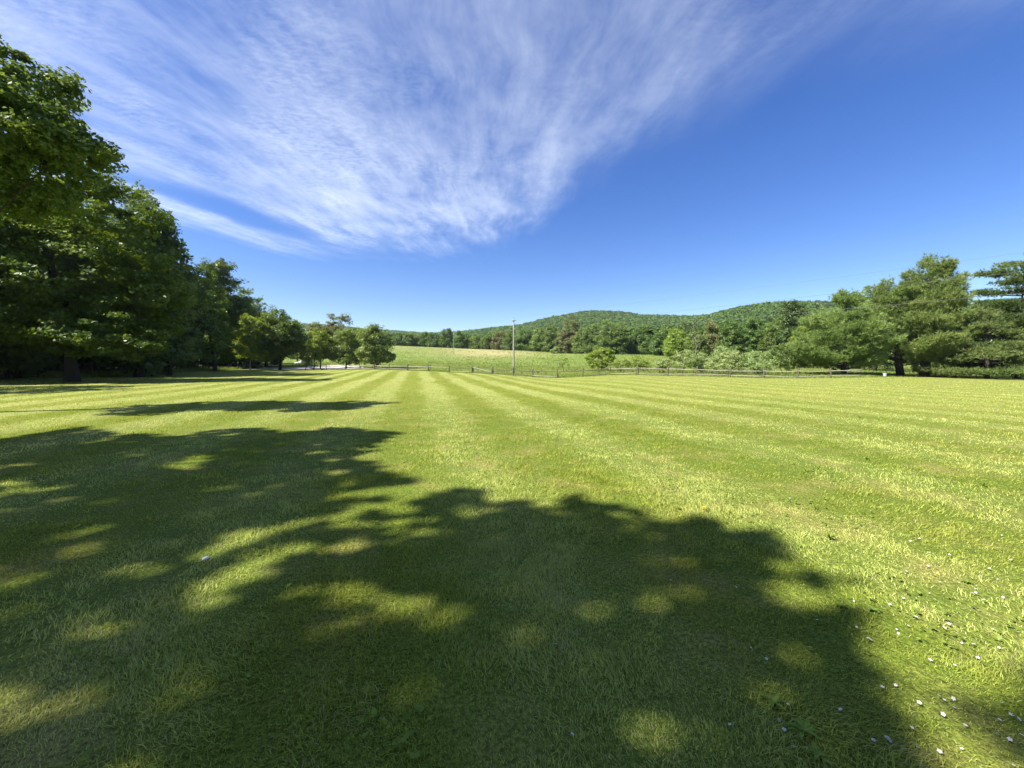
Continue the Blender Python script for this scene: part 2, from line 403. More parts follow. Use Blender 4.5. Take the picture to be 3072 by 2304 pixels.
# ------------------------------------------------------------------ lawn grass
def blade_mesh(name, x, y, h, w, lean, v, mat, zoff=0.0):
    n = len(x); z = Z(x, y) - .005 + zoff
    yaw = rng.random(n) * 2 * np.pi
    bx, by = np.cos(yaw) * w / 2, np.sin(yaw) * w / 2
    lx, ly = lean[:, 0] * h, lean[:, 1] * h
    hz = h / np.sqrt(1 + (lean ** 2).sum(1))
    V = np.empty((n, 5, 3), np.float32)
    V[:, 0] = np.stack([x - bx, y - by, z], 1); V[:, 1] = np.stack([x + bx, y + by, z], 1)
    mx, my, mz = x + lx * .35, y + ly * .35, z + hz * .6
    V[:, 2] = np.stack([mx + bx * .8, my + by * .8, mz], 1); V[:, 3] = np.stack([mx - bx * .8, my - by * .8, mz], 1)
    V[:, 4] = np.stack([x + lx, y + ly, z + hz], 1)
    b = np.arange(n)[:, None] * 5
    return make_mesh(name, V.reshape(-1, 3), [b + np.array([[0, 1, 2, 3]]), b + np.array([[3, 2, 4]])], mat, dict(v=np.repeat(v, 5)))

def vnoise(x, y, s, seed):
    """smooth value noise"""
    r = np.random.default_rng(seed).random((64, 64))
    u, v = x / s, y / s; i = np.floor(u).astype(int); j = np.floor(v).astype(int); fu, fv = u - i, v - j
    fu = fu * fu * (3 - 2 * fu); fv = fv * fv * (3 - 2 * fv); i &= 63; j &= 63; i1 = (i + 1) & 63; j1 = (j + 1) & 63
    return r[i, j] * (1 - fu) * (1 - fv) + r[i1, j] * fu * (1 - fv) + r[i, j1] * (1 - fu) * fv + r[i1, j1] * fu * fv

def sector(n, r0, r1, a0, a1):
    r = np.sqrt(rng.random(n) * (r1 * r1 - r0 * r0) + r0 * r0); a = rng.uniform(a0, a1, n)
    return r * np.sin(a), r * np.cos(a)

def lawn_grass():
    X, Y, Hh, W = [], [], [], []
    for r0, r1, dens, h, w in ((.05, .9, 2500, .040, .004), (.9, 3.4, 11500, .038, .0036), (3.4, 6, 5000, .038, .0048), (6, 11, 1750, .038, .007), (11, 20, 520, .040, .011), (20, 36, 135, .042, .02), (36, 62, 26, .045, .042)):
        ha = 3.14 if r0 < .9 else 1.7 if r0 < 3.4 else 1.45 if r0 < 6 else 1.3 if r0 < 20 else 1.1
        n = int(dens * ha * (r1 * r1 - r0 * r0))
        x, y = sector(n, r0, r1, -ha, ha)
        k = (np.hypot(x, y) < fence_dist(x, y) - .5) & (x > woods_edge(y))
        thin = vnoise(x, y, .45, 3) * .6 + vnoise(x, y, .13, 4) * .4
        k &= rng.random(n) < np.clip(thin * 2.6 - .35, .1, 1)
        x, y = x[k], y[k]; n = len(x)
        tuft = vnoise(x, y, .22, 5) * .6 + vnoise(x, y, 1.1, 6) * .4
        X.append(x); Y.append(y); Hh.append(h * (.35 + 1.7 * tuft ** 2) * rng.uniform(.6, 1.35, n)); W.append(w * rng.uniform(.6, 1.3, n))
    x, y, h, w = map(np.concatenate, (X, Y, Hh, W)); n = len(x)
    s = x * STRIPE_N[0] + y * STRIPE_N[1] + (vnoise(x, y, 8, 7) - .5) * 1.2
    sg = np.clip(np.cos((s - STRIPE_0) * 2 * np.pi / STRIPE_P) * 2, -1, 1)
    clump = (vnoise(x, y, .18, 8) - .5) * 5
    lean = rng.normal(0, .55, (n, 2)) + sg[:, None] * STRIPE_T[None] * .45
    lean[:, 0] += np.cos(clump * 2) * .3; lean[:, 1] += np.sin(clump * 2) * .3
    v = np.clip(.75 * rng.random(n) + .35 * vnoise(x, y, .3, 9), 0, 1)
    o = add_obj('lawn_grass', blade_mesh('lawn_grass', x, y, h, w, lean, v, M['blade']))
    tag(o, 'mown green lawn grass with alternating light and dark stripes', 'grass', kind='stuff')
lawn_grass()

def tall_grass(name, label, x, y, h, w, sag=.5):
    n = len(x); lean = rng.normal(0, sag, (n, 2))
    v = np.clip(.6 * rng.random(n) + .6 * vnoise(x, y, 3, 21) - .1, 0, 1)
    o = add_obj(name, blade_mesh(name, x, y, h, w, lean, v, M['tallgrass']))
    tag(o, label, 'grass', kind='stuff')

def meadow():
    X, Y, Hh, W = [], [], [], []
    for dm0, dm1, n, h, w in ((-.6, 12, 42000, .32, .03), (12, 50, 60000, .38, .06), (50, 150, 60000, .4, .12)):
        a = rng.uniform(-.62, 1.0, n); t = rng.random(n)
        x0, y0 = np.sin(a), np.cos(a); r = fence_dist(x0, y0) + dm0 + t * (dm1 - dm0)
        x, y = r * x0, r * y0
        px = x / y * F + 1536
        k = (y < 225) & ~((px < 1090) & (y > 80) & (y < 113) & (px > 640))
        x, y = x[k], y[k]; X.append(x); Y.append(y)
        Hh.append(h * rng.uniform(.4, 1.2, len(x)) * (.35 + vnoise(x, y, 4, 31))); W.append(np.full(len(x), w))
    tall_grass('meadow_grass', 'uncut rough grass of the rising meadow behind the rail fence', *map(np.concatenate, (X, Y, Hh, W)))
    n = 14000; y = rng.uniform(40, 112, n); x = woods_edge(y) + rng.normal(0, 1.6, n) + np.where(y > 84, rng.uniform(-3, 8, n), 0)
    k = ~((x / y * F + 1536 > 640) & (y > 83) & (y < 104) & (x / y * F + 1536 < 1130))
    x, y = x[k], y[k]
    tall_grass('verge_grass', 'tall unmown grass along the dark edge of the left wood', x, y, rng.uniform(.3, .95, len(x)), np.full(len(x), .05))
meadow()

# ------------------------------------------------------------------ foliage generators
def leaves(lobes, n, L0, cl, flat=.65, up=.6, shell=.5, per=90, spread=1.0, aspect=.6):
    """lobes: rows cx,cy,cz,rx,ry,rz. Returns verts, v attribute, cluster centres"""
    lobes = np.asarray(lobes, float); area = lobes[:, 3] * lobes[:, 5] + lobes[:, 4] * lobes[:, 5] + lobes[:, 3] * lobes[:, 4]
    share = area / area.sum(); Vs, As, Cs = [], [], []
    for lb, sh in zip(lobes, share):
        nl = int(n * sh); nc = max(5, nl // per)
        d = unit(rng.normal(size=(nc, 3))); rad = shell + (1 - shell) * np.sqrt(rng.random(nc))
        C = lb[:3] + d * rad[:, None] * lb[3:]
        ci = rng.integers(0, nc, nl)
        cr = cl * rng.uniform(.6, 1.35, nc)
        p = C[ci] + unit(rng.normal(size=(nl, 3))) * (rng.random(nl) ** .45)[:, None] * cr[ci][:, None] * np.array([1, 1, flat])
        out = unit((p - lb[:3]) / lb[3:])
        nrm = unit(out * .55 + np.array([0, 0, up]) + rng.normal(size=(nl, 3)) * .55 * spread)
        t = unit(np.cross(nrm, rng.normal(size=(nl, 3)))); b = np.cross(nrm, t)
        ln = (L0 * rng.uniform(.6, 1.3, nl))[:, None] * .5
        V = np.stack([p - t * ln, p - b * ln * aspect - nrm * ln * .12, p + t * ln, p + b * ln * aspect - nrm * ln * .12], 1)
        cv = rng.random(nc)
        a = np.clip(.55 * cv[ci] + .45 * rng.random(nl), 0, 1)
        Vs.append(V.reshape(-1, 3)); As.append(np.repeat(a, 4)); Cs.append(C)
    return np.vstack(Vs), np.concatenate(As), Cs

def trunk_mesh(Cs, lobes, height, r0, bark, lean=(0, 0), limbs=4, clear=.25, nl=99):
    mb = MB(); t = np.linspace(0, 1, 9)
    path = np.stack([lean[0] * t + np.sin(t * 5) * .04 * height * .3, lean[1] * t + np.cos(t * 4) * .02 * height * .3, t * height], 1)
    path[0, :2] = 0; path[0, 2] = -.25
    rad = r0 * (1 - .8 * t) ; rad[0] *= 1.45
    mb.tube(path, rad, 8, jit=.12)
    for C in Cs[:nl]:
        for c in C[rng.permutation(len(C))[:limbs]]:
            f = np.clip((c[2] / height) * rng.uniform(.45, .8), clear, .9)
            s = np.array([np.interp(f, t, path[:, q]) for q in range(3)]); rs = r0 * (1 - .8 * f) * .5
            m = s * .45 + c * .55 + rng.normal(0, .035 * height, 3) + np.array([0, 0, -.06 * height * rng.random()])
            mb.tube([s, s * .7 + m * .3, m, c], [rs, rs * .8, rs * .5, rs * .15], 5, cap=False)
    return mb.mesh('trunk', bark, True)

def tree(name, label, cat, px, d, lobes, n, L0, cl, mat, bark='bark', r0=.25, group=None, base=None, lean=None, limbs=4, top=None, nsub=3, **kw):
    limbs = max(1, limbs // 3)
    """lobes in photo pixels (px, py, half width, half height[, depth offset m])"""
    bx = PX(px, d); by = d; bz = float(Z(bx, by))
    W = []
    for lb in lobes:
        c = P(lb[0], lb[1], d); s = d / F; off = lb[4] if len(lb) > 4 else 0
        rx, rz_ = lb[2] * s, lb[3] * s
        W.append([c[0] - bx, off, c[2] - bz, rx, max(rx * .9, rz_ * .55), rz_])
    W = np.array(W); nlob = len(W)
    sub = []
    for lb in W:                                   # smaller boughs break up each outline
        for _ in range(nsub):
            dv = unit(rng.normal(size=3) * np.array([1, 1, .8]) + np.array([0, 0, .25])); f = rng.uniform(.28, .46)
            sub.append(np.concatenate([lb[:3] + dv * lb[3:] * .88, lb[3:] * f]))
    if sub: W = np.vstack([W * np.array([1, 1, 1, .93, .93, .93]), sub])
    W[:, 2] = np.maximum(W[:, 2], W[:, 5] * .5)
    V, a, Cs = leaves(W, n, L0, cl, **kw)
    V[:, 2] = np.maximum(V[:, 2], .12)
    root = empty(name, (bx, by, bz)); tag(root, label, cat, group)
    nq = len(V) // 4
    add_obj('crown', make_mesh('crown', V, [np.arange(nq * 4).reshape(-1, 4)], M[mat], dict(v=a)), root)
    h = top if top else float((W[:, 2] + W[:, 5] * .45).max())
    if lean is None:
        k = int(np.argmax(W[:, 2])); lean = (W[k, 0] * .6, W[k, 1] * .6)
    add_obj('trunk', trunk_mesh(Cs, W, h, r0, M[bark], lean, limbs, nl=nlob), root)
    return root

def tuft_mesh(C, D, ln, w, k, v):
    """needle tufts at C pointing along D"""
    n = len(C)
    dirs = unit(D[:, None, :] * 1.0 + rng.normal(size=(n, k, 3)) * .75)
    p0 = np.repeat(C[:, None, :], k, 1); tip = p0 + dirs * (ln * rng.uniform(.6, 1.25, (n, k)))[..., None]
    side = unit(np.cross(dirs, rng.normal(size=(n, k, 3)))) * w / 2
    V = np.stack([p0 - side, p0 + side, tip], 2).reshape(-1, 3)
    return V, np.repeat(v, k * 3)

def conifer(name, label, cat, px, d, top_py, prof, mat, bark='bark', r0=.3, whorl=.55, per=5, bend=.25, tuft=.34, tw=.05, k=9, dens=3.4, trunk_px=None, group=None, droop=0.0, thin=1.0, asym=None, start=.08, zs=.19):
    """prof: [(height fraction, branch length m)]; branches carry needle tufts"""
    bx = PX(px, d); by = d; bz = float(Z(bx, by)); H = P(px, top_py, d)[2] - bz
    lx = PX(trunk_px, d) - bx if trunk_px else 0.0
    root = empty(name, (bx, by, bz)); tag(root, label, cat, group)
    mb = MB(); t = np.linspace(0, 1, 8); path = np.stack([lx * t, 0 * t, t * H], 1); path[0, 2] = -.25
    mb.tube(path, r0 * (1 - .97 * t) ** 1.2, 8, jit=.12)
    C, D, vv = [], [], []
    hf = start
    while hf < .985:
        for b in range(per):
            az = rng.random() * 2 * np.pi
            ln = np.interp(hf, [p[0] for p in prof], [p[1] for p in prof]) * rng.uniform(.7, 1.18)
            if asym: ln *= 1 + asym * math.cos(az)
            if ln < .25: ln = .25
            hh = hf + rng.normal(0, .022 if zs > .08 else .008)
            s = np.array([lx * hh, 0, hh * H]); dv = np.array([math.cos(az), math.sin(az), 0])
            q = np.linspace(0, 1, 6)
            zz = (bend * q ** 2 - droop * q + .06 * q) * ln
            pts = s + dv * (q * ln)[:, None] + np.array([0, 0, 1]) * zz[:, None]
            mb.tube(pts, max(.012, .02 * ln) * (1 - .8 * q), 4, cap=False)
            nt_ = int(ln * ln * dens * thin + 3 * thin + 2)
            f = np.sqrt(rng.uniform(.10, 1.0, nt_)); sd = rng.normal(0, .30, nt_) * ln * (.35 + .65 * np.sin(f * 2.7)) * .8
            perp = np.array([-dv[1], dv[0], 0])
            base_ = np.stack([np.interp(f, q, pts[:, m_]) for m_ in range(3)], 1)
            c = base_ + perp * sd[:, None] + np.array([0, 0, 1]) * (rng.normal(0, zs, nt_) + .05 * np.abs(sd))[:, None]
            dd = unit(dv[None] * .6 + perp[None] * np.sign(sd)[:, None] * .4 + np.array([0, 0, .55 + bend]) )
            C.append(c); D.append(dd); vv.append(np.clip(rng.random() * .5 + .5 * rng.random(nt_) + .15 * (f - .6), 0, 1))
        hf += whorl / H * rng.uniform(.75, 1.25)
    C.append(np.array([[lx, 0, H - .1 * i] for i in range(4)])); D.append(np.tile([0, 0, 1.0], (4, 1))); vv.append(np.full(4, .6))
    V, a = tuft_mesh(np.vstack(C), np.vstack(D), tuft, tw, k, np.concatenate(vv))
    add_obj('crown', make_mesh('crown', V, [np.arange(len(V)).reshape(-1, 3)], M[mat], dict(v=a)), root)
    add_obj('trunk', mb.mesh('trunk', M[bark], True), root)
    return root

# ------------------------------------------------------------------ left wood
tree('ash_tree', 'tall broad-leaved tree with open sunlit crown at the upper left edge', 'tree', -330, 12.2,
     [(20, 270, 155, 155), (155, 410, 150, 125, -.5), (-180, 440, 170, 150), (-300, 480, 220, 200), (40, 530, 150, 110, .6), (265, 470, 66, 70)],
     60000, .145, .36, 'ash', r0=.2, limbs=3, per=75, shell=.3, lean=(.9, 0))
tree('maple_tree', 'big maple with yellow-green lit boughs and lowest trunk at the left', 'tree', 215, 33,
     [(250, 830, 195, 190), (368, 655, 112, 125, -1), (130, 690, 110, 110, -1), (170, 940, 170, 130, 1.5), (400, 900, 120, 160, 1), (300, 980, 190, 90, 0), (60, 650, 105, 95, .5), (110, 1020, 95, 50, 0), (340, 1035, 120, 45, 0)],
     76000, .30, .9, 'maple', r0=.36, limbs=4, flat=.42, up=.9, per=110, shell=.45)
conifer('spruce_tree', 'dark conifer whose branch tips poke out beside the maple', 'tree', 455, 47, 560,
        [(0, 4.6), (.4, 4.4), (.75, 2.6), (1, .4)], 'pine', r0=.15, whorl=.7, per=6, bend=.12, k=10, dens=4, tw=.07)
tree('dark_tree', 'shaded tree right of the big maple with a bare dark lower trunk', 'tree', 508, 50,
     [(480, 850, 85, 190), (440, 960, 100, 120), (530, 980, 70, 100), (455, 700, 60, 110)], 30000, .3, .95, 'deep', r0=.24)
tree('dark_tree', 'shaded tree with a slim trunk at the middle of the left wood', 'tree', 646, 72,
     [(590, 900, 75, 110), (620, 1000, 75, 85), (570, 860, 55, 75), (545, 1010, 60, 70)], 26000, .36, 1.1, 'maple', r0=.3)
tree('poplar_tree', 'tall pale-topped tree standing highest in the middle of the left wood', 'tree', 640, 84,
     [(650, 815, 38, 45), (625, 850, 45, 60), (670, 870, 40, 65), (650, 960, 60, 110)], 24000, .38, .9, 'ash', r0=.3, shell=.3)
tree('poplar_tree', 'tree stepping down in height right of the tall pale-topped tree', 'tree', 705, 88,
     [(712, 900, 45, 70), (690, 990, 55, 90), (735, 960, 40, 70)], 20000, .38, 1.0, 'ash', r0=.3)
conifer('pine_tree', 'soft pale-topped pine peeping over the small round trees at the left', 'tree', 752, 96, 868,
        [(0, 4.5), (.5, 4.2), (.8, 3.2), (1, 1.2)], 'pine', r0=.3, whorl=.8, per=5, tuft=.5, tw=.1, k=8, dens=2.2)
tree('young_tree', 'small light green tree with a thin pale trunk at the lawn edge', 'tree', 750, 79,
     [(757, 985, 42, 48), (745, 1040, 48, 42), (775, 1030, 30, 45), (725, 1020, 30, 35)], 14000, .3, .8, 'bright', 'palebark', r0=.13)
tree('round_tree', 'compact round dark green maple with short black trunk at the lawn edge', 'tree', 840, 81,
     [(845, 1010, 60, 72), (830, 960, 42, 44), (875, 1020, 36, 58), (815, 1040, 38, 38)], 26000, .32, 1.0, 'maple', r0=.24)
# trees deep in the shade behind them
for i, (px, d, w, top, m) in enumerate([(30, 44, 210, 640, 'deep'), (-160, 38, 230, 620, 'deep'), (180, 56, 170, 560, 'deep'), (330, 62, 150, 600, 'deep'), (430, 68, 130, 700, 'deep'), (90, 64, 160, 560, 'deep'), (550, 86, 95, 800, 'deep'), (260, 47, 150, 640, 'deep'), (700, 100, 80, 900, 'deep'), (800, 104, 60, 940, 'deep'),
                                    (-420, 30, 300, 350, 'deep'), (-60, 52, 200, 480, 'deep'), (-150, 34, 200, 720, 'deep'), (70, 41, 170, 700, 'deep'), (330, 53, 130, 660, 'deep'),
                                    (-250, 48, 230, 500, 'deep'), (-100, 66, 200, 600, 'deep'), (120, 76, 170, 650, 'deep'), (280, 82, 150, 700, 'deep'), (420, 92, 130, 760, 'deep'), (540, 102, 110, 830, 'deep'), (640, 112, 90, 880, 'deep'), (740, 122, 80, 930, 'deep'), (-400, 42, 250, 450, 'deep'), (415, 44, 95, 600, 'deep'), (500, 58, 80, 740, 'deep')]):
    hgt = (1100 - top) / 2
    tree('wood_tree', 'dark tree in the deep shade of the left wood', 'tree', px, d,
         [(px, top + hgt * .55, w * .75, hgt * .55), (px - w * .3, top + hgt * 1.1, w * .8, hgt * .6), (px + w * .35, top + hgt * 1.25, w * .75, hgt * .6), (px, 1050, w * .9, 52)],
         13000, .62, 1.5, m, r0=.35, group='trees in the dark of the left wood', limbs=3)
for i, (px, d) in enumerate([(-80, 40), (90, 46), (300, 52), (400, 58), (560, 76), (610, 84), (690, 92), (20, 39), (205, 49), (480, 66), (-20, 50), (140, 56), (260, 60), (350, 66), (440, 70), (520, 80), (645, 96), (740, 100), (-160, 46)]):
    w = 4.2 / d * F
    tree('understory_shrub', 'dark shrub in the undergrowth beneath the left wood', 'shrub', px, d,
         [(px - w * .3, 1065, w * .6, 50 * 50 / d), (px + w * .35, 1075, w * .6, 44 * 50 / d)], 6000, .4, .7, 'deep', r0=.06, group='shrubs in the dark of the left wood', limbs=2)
# unseen trees: those at the left throw shade, the row behind blocks sky light
def offtree(x, y, H, r, zc, n, label, L0=.26, cl=.9, lobes=()):
    root = empty('shade_tree', (x, y, float(Z(x, y)))); tag(root, label, 'tree', 'trees left of the viewpoint throwing the foreground shade')
    lob = [list(e) for e in lobes]
    V, a, Cs = leaves(lob, n, L0, cl, per=60)
    add_obj('crown', make_mesh('crown', V, [np.arange(len(V)).reshape(-1, 4)], M['ash'], dict(v=a)), root)
    add_obj('trunk', trunk_mesh(Cs, lob, zc + 1, .35, M['bark'], limbs=6), root)
EL, AZF = R(48), R(-22)
# their crowns are planned from the patches of lawn they keep in shade (ground points, metres)
def on_picture(x, y):
    dpt = y * cp + CAM_H * sp; hgt = y * sp - CAM_H * cp
    return 1106 + x / dpt * 842.4, 829.5 - hgt / dpt * 842.4
def inside(px, py, poly):
    poly = np.array(poly, float); r = np.zeros(len(px), bool); n = len(poly)
    for i in range(n):
        (x1, y1), (x2, y2) = poly[i], poly[(i + 1) % n]
        if y1 == y2: continue
        c = ((y1 > py) != (y2 > py)) & (px < (x2 - x1) * (py - y1) / (y2 - y1) + x1); r ^= c
    return r
SHADE = [[(-900, 925), (0, 915), (130, 905), (250, 938), (400, 942), (480, 928), (620, 925), (760, 925), (850, 937), (800, 952), (830, 967), (770, 988), (850, 1030), (878, 1045), (800, 1062), (780, 1080), (640, 1115), (540, 1150), (480, 1190), (330, 1270), (200, 1305), (100, 1300), (0, 1330), (-900, 1420)],
         [(800, 1120), (880, 1090), (950, 1075), (1020, 1065), (1130, 1090), (1200, 1096), (1260, 1080), (1330, 1102), (1400, 1090), (1470, 1115), (1580, 1142), (1660, 1165), (1720, 1195), (1800, 1245), (1815, 1295), (1800, 1380), (1820, 1440), (1870, 1500), (1960, 1640), (2060, 1900), (-900, 1900), (-900, 1560), (-900, 1450), (0, 1385), (200, 1372), (400, 1310), (560, 1235), (680, 1178), (700, 1150)],
         [(2080, 1520), (2212, 1450), (2500, 1440), (2500, 1750), (2190, 1660)]]
HOLES = [(830, 1290, 75, 50, .95), (1610, 1262, 120, 46, .8), (1375, 1292, 85, 34, .75), (540, 1440, 150, 34, .7), (60, 1350, 150, 36, .9), (450, 1180, 90, 30, .4), (1040, 1330, 50, 30, .5), (700, 1560, 120, 40, .5), (300, 1530, 160, 40, .4), (200, 925, 160, 10, .6), (1180, 1210, 60, 24, .35), (760, 1130, 90, 12, .7)]
gx_ = rng.uniform(-11, 4.2, 60000); gy_ = rng.uniform(.9, 10, 60000)
wa, wb = vnoise(gx_ + 20, gy_ + 20, .33, 81) + .5 * vnoise(gx_ + 20, gy_ + 20, .14, 82) - .75, vnoise(gx_ + 20, gy_ + 60, .33, 83) + .5 * vnoise(gx_ + 20, gy_ + 60, .14, 84) - .75
ix, iy = on_picture(gx_ + wa * .32, gy_ + wb * .32)
ok = np.zeros(len(gx_), bool)
for pl in SHADE: ok |= inside(ix, iy, pl)
pr = np.ones(len(gx_))
thin_ = inside(ix, iy, [(-900, 1290), (500, 1130), (860, 1045), (870, 1110), (560, 1290), (0, 1430), (-900, 1500)]) & ~ok
ok |= thin_; pr[thin_] = .3
for hx, hy, hw, hh, st in HOLES: pr *= 1 - st * np.exp(-(((ix - hx) / hw) ** 2 + ((iy - hy) / hh) ** 2) ** 1.5)
pr *= np.clip(-.22 + 1.5 * vnoise(gx_ + 40, gy_ + 40, .55, 77) + .6 * vnoise(gx_ + 40, gy_ + 40, .2, 79), .05, 1)
ok &= rng.random(len(gx_)) < pr
sel = np.where(ok)[0][:3500]
czz = 11.5 + 5.5 * vnoise(gx_[sel] + 30, gy_[sel] + 30, 2.2, 78) + rng.normal(0, .7, len(sel))
ofs = czz / math.tan(EL)
CC = np.stack([gx_[sel] - ofs * math.cos(AZF), gy_[sel] + ofs * math.sin(AZF), czz], 1)
TR = np.array([[-12.6, -2.6], [-17.3, 2.6], [-21.5, -1.5]])
near_ = np.argmin(np.hypot(CC[:, None, 0] - TR[None, :, 0], CC[:, None, 1] - TR[None, :, 1]), 1)
for q, lab in enumerate(['tree outside the frame throwing the nearest lobe of shade', 'tree outside the frame throwing the second lobe of shade', 'third tree outside the frame shading the lower left lawn']):
    x, y = TR[q]; C_ = CC[near_ == q] - np.array([x, y, float(Z(x, y))]); nl = len(C_) * 9; ci = np.repeat(np.arange(len(C_)), 9)
    p = C_[ci] + unit(rng.normal(size=(nl, 3))) * (rng.random(nl) ** .5 * .15)[:, None]
    nr = unit(np.array([-.4, 0, .8]) + rng.normal(size=(nl, 3)) * .6); t = unit(np.cross(nr, rng.normal(size=(nl, 3)))); b = np.cross(nr, t); ln = rng.uniform(.08, .15, nl)[:, None]
    V = np.stack([p - t * ln, p - b * ln * .65, p + t * ln, p + b * ln * .65], 1).reshape(-1, 3)
    root = empty('shade_tree', (x, y, float(Z(x, y)))); tag(root, lab, 'tree', 'trees left of the viewpoint throwing the foreground shade')
    add_obj('crown', make_mesh('crown', V, [np.arange(len(V)).reshape(-1, 4)], M['ash'], dict(v=np.repeat(rng.random(nl), 4))), root)
    add_obj('trunk', trunk_mesh([C_], [], 13, .33, M['bark'], limbs=14, clear=.45), root)
offtree(-45.5, 29, 18, 0, 12, 14000, 'tree of the left wood outside the frame shading the foot of the big maple', L0=.4, cl=1.2, lobes=[(0, 0, 12.5, 4.6, 4.6, 5), (.5, 0, 5.5, 4.5, 4.5, 4)])
offtree(-40, 19, 17, 0, 12, 12000, 'tree of the left wood outside the frame shading the far left lawn', L0=.4, cl=1.2, lobes=[(0, 0, 11, 5, 5, 5.5), (1, 0, 5, 4.5, 4.5, 3.5)])
for x, y, H, r in ((-26, -14, 21, 6), (-14, -18, 22, 6.5), (-2, -17, 21, 6), (9, -17, 20, 6), (20, -17, 20, 6), (-36, -6, 20, 6)):  # extra trees out of view, added to cut sky light on the near lawn
    offtree(x, y, H, 0, 12, 9000, 'tall unseen tree added behind the viewpoint to block sky light', L0=.55, cl=1.5, lobes=[(0, 0, H * .62, r, r, H * .36), (0, 0, H * .35, r * .9, r * .9, H * .2)])
# ------------------------------------------------------------------ trees and shrubs behind the left end of the fence
tree('small_tree', 'small yellow-green tree with a thin trunk beside the first fence post', 'tree', 941, 82,
     [(940, 1050, 38, 42), (958, 1020, 30, 40), (925, 1065, 28, 24)], 12000, .28, .75, 'bright', r0=.09)
tree('bronze_tree', 'bronze-tinged slender tree just left of the rounded fence-side trees', 'tree', 962, 90,
     [(952, 1000, 28, 36), (975, 1025, 32, 55), (945, 1040, 25, 40)], 11000, .3, .75, 'brown', r0=.12)
tree('round_tree', 'middle rounded olive-green tree behind the fence, left of the meadow', 'tree', 1037, 85,
     [(1035, 1035, 50, 50), (1060, 1015, 30, 35), (1010, 1050, 40, 38), (1050, 1070, 48, 26)], 24000, .28, .85, 'olive', r0=.2)
tree('round_tree', 'rightmost rounded tree behind the fence, its skirt meeting the meadow', 'tree', 1126, 82,
     [(1130, 1035, 50, 52), (1108, 1015, 32, 36), (1152, 1055, 32, 38), (1125, 1072, 55, 24)], 25000, .28, .85, 'olive', r0=.22)
tree('open_tree', 'taller thin-crowned tree showing sky above the rounded fence-side trees', 'tree', 1015, 118,
     [(1010, 965, 28, 26), (1035, 958, 20, 20), (985, 985, 22, 22), (1020, 1020, 40, 40)], 8000, .32, .8, 'brown', r0=.2, limbs=9, shell=.2)
tree('sapling', 'wispy sapling top rising behind the rightmost rounded tree', 'tree', 1142, 100,
     [(1140, 980, 14, 10), (1145, 1000, 16, 20)], 500, .28, .5, 'olive', r0=.07)
conifer('far_pine', 'slim conifer spire showing above the round maple at the left', 'tree', 893, 125, 962, [(0, 2.2), (.6, 1.6), (1, .3)], 'pine', r0=.2, whorl=.8, per=5, tuft=.5, tw=.1, k=7, dens=2.5)

# ------------------------------------------------------------------ field trees and shrubs near the fence
tree('field_tree', 'lone light green rounded tree with slim trunk behind the middle fence', 'tree', 1802, 66,
     [(1801, 1074, 40, 31), (1820, 1066, 24, 22), (1780, 1080, 24, 22)], 11000, .19, .42, 'bright', r0=.09, up=.3, nsub=0, per=70)
tree('sapling', 'thin see-through sapling in the meadow left of the lone rounded tree', 'tree', 1691, 74,
     [(1693, 1086, 20, 14), (1680, 1092, 12, 8)], 650, .17, .4, 'olive', r0=.05, limbs=6)
def deadtree(px, d, h, label, k=6, name='dead_sapling', r=.035):
    x = PX(px, d); root = empty(name, (x, d, float(Z(x, d)))); tag(root, label, 'tree')
    mb = MB(); t = np.linspace(0, 1, 6); path = np.stack([.06 * h * np.sin(t * 4), 0 * t, h * t], 1); mb.tube(path, r * (1 - .7 * t), 6)
    bm = mb
    for i in range(k):
        f = rng.uniform(.35, .95); s = np.array([.06 * h * math.sin(f * 4), 0, h * f]); az = rng.random() * 6.28
        l = h * .3 * (1.2 - f); q = np.linspace(0, 1, 4)
        bm.tube(s + np.stack([math.cos(az) * l * q, math.sin(az) * l * q, l * (.7 * q + .4 * q * q)], 1), r * .45 * (1 - .8 * q), 4, cap=False)
    add_obj('trunk', mb.mesh('trunk', M['palebark'], True), root)
deadtree(1588, 72, 1.7, 'short dead leafless stem standing in the meadow behind the fence')
deadtree(2079, 92, 10.2, 'bare grey dead tree among the green trees right of centre', 16, 'dead_tree', .08)
BUSH = [(1862, 60, [(1862, 1092, 30, 16)], 'tallgrass', 1800, 'low pale weedy bush right of the lone rounded tree'),
        (1916, 62, [(1916, 1088, 28, 20), (1935, 1095, 20, 14)], 'bright', 3200, 'fresh green low bush just left of the silvery row of bushes'),
        (1990, 58, [(1990, 1092, 22, 16), (1975, 1097, 16, 12)], 'grey', 2400, 'smallest grey-green bush at the left of the silvery row'),
        (2045, 57, [(2045, 1083, 38, 32), (2062, 1075, 26, 24)], 'grey', 5500, 'upright grey-green bush second in the silvery row'),
        (2103, 58, [(2103, 1086, 26, 28)], 'grey', 3600, 'narrow grey-green bush between two broad ones in the silvery row'),
        (2172, 62, [(2170, 1062, 44, 28), (2195, 1072, 30, 24)], 'grey', 5000, 'rear grey-green bush looming over the broadest silvery bush'),
        (2182, 55, [(2182, 1090, 54, 36), (2150, 1095, 36, 28), (2215, 1092, 34, 30)], 'grey', 8500, 'broadest silvery grey-green bush behind the fence'),
        (2278, 54, [(2275, 1085, 42, 40), (2300, 1092, 34, 32), (2250, 1095, 28, 28)], 'grey', 7500, 'rightmost silvery grey-green bush beside the darker shrubs'),
        (2348, 56, [(2345, 1070, 40, 34), (2370, 1088, 34, 26)], 'ash', 5500, 'darker green leggy shrub between the silvery bushes and the pines'),
        (2400, 57, [(2398, 1072, 36, 30), (2425, 1085, 30, 24)], 'ash', 5000, 'dark leggy shrub tucked against the left pine')]
